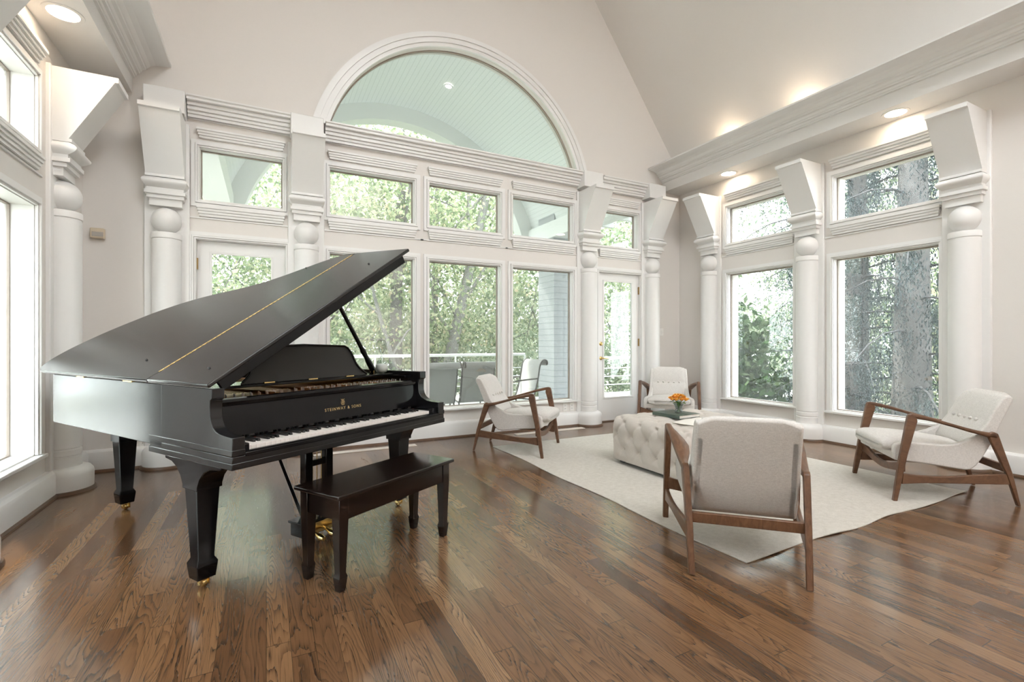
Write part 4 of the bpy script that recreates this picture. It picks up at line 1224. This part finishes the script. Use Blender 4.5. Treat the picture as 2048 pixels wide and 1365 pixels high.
# trees by the left windows
for i, (x, y) in enumerate(((-8.6, 9.6), (-9.6, 6.4), (-11.5, 13.0), (-12.5, 2.5))):
    t_ = copy_tree(protos[1]); t_.location = (x, y, GL-.2); t_.rotation_euler = (0, 0, 2.0+1.7*i)
    t_['label'] = 'leafy tree outside the bright window by the piano tail'; t_['group'] = 'trees by the piano side windows'
# far shrubs filling under the crowns
def shrub(label, base, r, n, leaf, size, group=None, rz=None, per=140):
    T = thing('shrub', label, 'shrub', base, 0, group)
    ct = []
    while len(ct) < n:
        p = rng.uniform(-1, 1, 3)
        if np.linalg.norm(p) < 1: ct.append((p[0]*r, p[1]*r, (p[2]+1)*.5*(rz or 2*r)))
    m = MB()
    for k in range(7):
        b = ct[k]; m.tube([(0, 0, 0), (b[0]*.4, b[1]*.4, b[2]*.5), b], [.03, .02, .006], 6)
    m.build('stems', M['bark'], T)
    quads_mesh('foliage', leaf_cloud(ct, .2, per, size, aspect=.45), leaf, T)
    return T
sh = shrub('pale shrub in the understorey beyond the deck', (-4, 11.6, GL-.3), 1.5, 40, M['leaf2'], .12, 'understorey shrubs', 3.0)
for i, (x, y) in enumerate(((-1.4, 11.8), (1.2, 11.4), (5.8, 11.6), (8.0, 11.2), (10.2, 10.4), (12.0, 9.0), (13.5, 7.0))):
    c = copy_tree(sh); c.location = (x, y, GL-.3); c.rotation_euler = (0, 0, 1.3*i)
for i, (x, y) in enumerate(((-6, 19), (-1, 21), (3.6, 17.5), (7.5, 19), (12, 20), (16, 12), (18, 7), (18.5, 2.5))):
    c = copy_tree(sh); c.location = (x, y, GL-.8); c.rotation_euler = (0, 0, 2.3*i); c.scale = (1.9, 1.9, 1.7)
# laurel outside the first side window
shrub('glossy green laurel outside the side window', (8.2, 6.35, -1.3), .85, 60, M['laurel'], .19, None, 3.2, 45)
# weeping spruces
def spruce(label, base, r0, h, seedrot, full):
    T = thing('spruce', label, 'tree', base, 0, 'weeping spruces outside the side wall')
    m = MB(); m.tube([(0, 0, 0), (.01, .02, h*.25), (.0, 0, h*.6), (0, 0, h)], [r0*1.3, r0, r0*.8, r0*.5], 14)
    co = []; br = MB()
    for k in range(full):
        z = 1.1+(h-1.3)*((k+.5)/full); a = seedrot+2.4*k; L = 1.5+.7*rng.uniform(-1, 1)*(.6)
        dx, dy = math.cos(a), math.sin(a)
        path = [Vector((dx*L*t, dy*L*t, z+.12*math.sin(t*3)-.45*t*t)) for t in (0, .25, .5, .75, 1)]
        br.tube(path, [.022, .018, .013, .009, .005], 6)
        for q in range(34):
            t = rng.uniform(.12, 1); p = Vector((dx*L*t, dy*L*t, z+.12*math.sin(t*3)-.45*t*t)) + Vector((-dy, dx, 0))*rng.normal(0, .10)
            ln = rng.uniform(.25, .85)
            nn = int(ln*46)
            for w_ in range(nn):
                f_ = w_/nn; b_ = p+Vector((rng.normal(0, .022), rng.normal(0, .022), -ln*f_))
                d_ = Vector((rng.normal(0, .6), rng.normal(0, .6), -1)).normalized(); s_ = Vector((-d_.y+.01, d_.x, 0)).normalized()
                l_ = rng.uniform(.04, .075); wd = .0085
                co.append([list(b_), list(b_+d_*l_*.5+s_*wd), list(b_+d_*l_), list(b_+d_*l_*.5-s_*wd)])
    m.build('trunk', M['bark'], T, smooth=60); br.build('boughs', M['barkdark'], T, smooth=60); tag(children(T)[-1], kind='stuff')
    quads_mesh('needles', np.array(co), M['spruce'], T)
    return T
spruce('weeping spruce trunk in the middle of the spruce window', (8.75, 3.72, -1.4), .24, 7.5, .4, 38)
spruce('weeping spruce trunk nearer the column in the spruce window', (9.2, 4.72, -1.4), .19, 7.5, 1.9, 36)
spruce('weeping spruce with boughs reaching across the laurel window', (10.2, 6.1, -1.4), .16, 7.0, 2.6, 26)
spruce('weeping spruce at the column side of the spruce window', (9.6, 2.6, -1.4), .17, 7.5, 3.4, 26)
for i, (x, y) in enumerate(((15.5, 5.0), (17.5, 9.6), (17.0, 1.0))):
    t_ = copy_tree(protos[(i) % 3]); t_.location = (x, y, GL-.3); t_.rotation_euler = (0, 0, .7+1.9*i)
    t_['label'] = 'sunlit leafy tree behind the weeping spruces'; t_['group'] = 'trees behind the spruces'

# ================================================================== LIGHT AND CAMERA
wd = bpy.data.worlds.new('World'); SC.world = wd; wd.use_nodes = True
bg = wd.node_tree.nodes['Background']; bg.inputs[0].default_value = (.93, .97, 1.0, 1); bg.inputs[1].default_value = SKY
sl = bpy.data.lights.new('sun', 'SUN'); sl.energy = SUN; sl.angle = R(1.5); sl.color = (1, .95, .86)
so = bpy.data.objects.new('sun', sl); COL.objects.link(so)
so.rotation_euler = Vector((-.32, .62, 1.25)).to_track_quat('Z', 'Y').to_euler()
cam = bpy.data.cameras.new('camera'); cam.sensor_width = 36; cam.lens = 960/2048*36; cam.clip_end = 200; cam.clip_start = .05
co_ = bpy.data.objects.new('camera', cam); COL.objects.link(co_); co_.location = (0, 0, 1.15); co_.rotation_euler = (PI/2, 0, R(-27.1))
SC.camera = co_
vs_ = SC.view_settings; vs_.view_transform = 'Standard'; vs_.look = 'None'; vs_.exposure = EXPO; vs_.gamma = 1; vs_.use_curve_mapping = False
SC.cycles.max_bounces = 8; SC.cycles.diffuse_bounces = 5; SC.cycles.glossy_bounces = 4; SC.cycles.transparent_max_bounces = 16
SC.cycles.use_denoising = True; SC.cycles.sample_clamp_indirect = 8
SC.cycles.caustics_reflective = False; SC.cycles.caustics_refractive = False
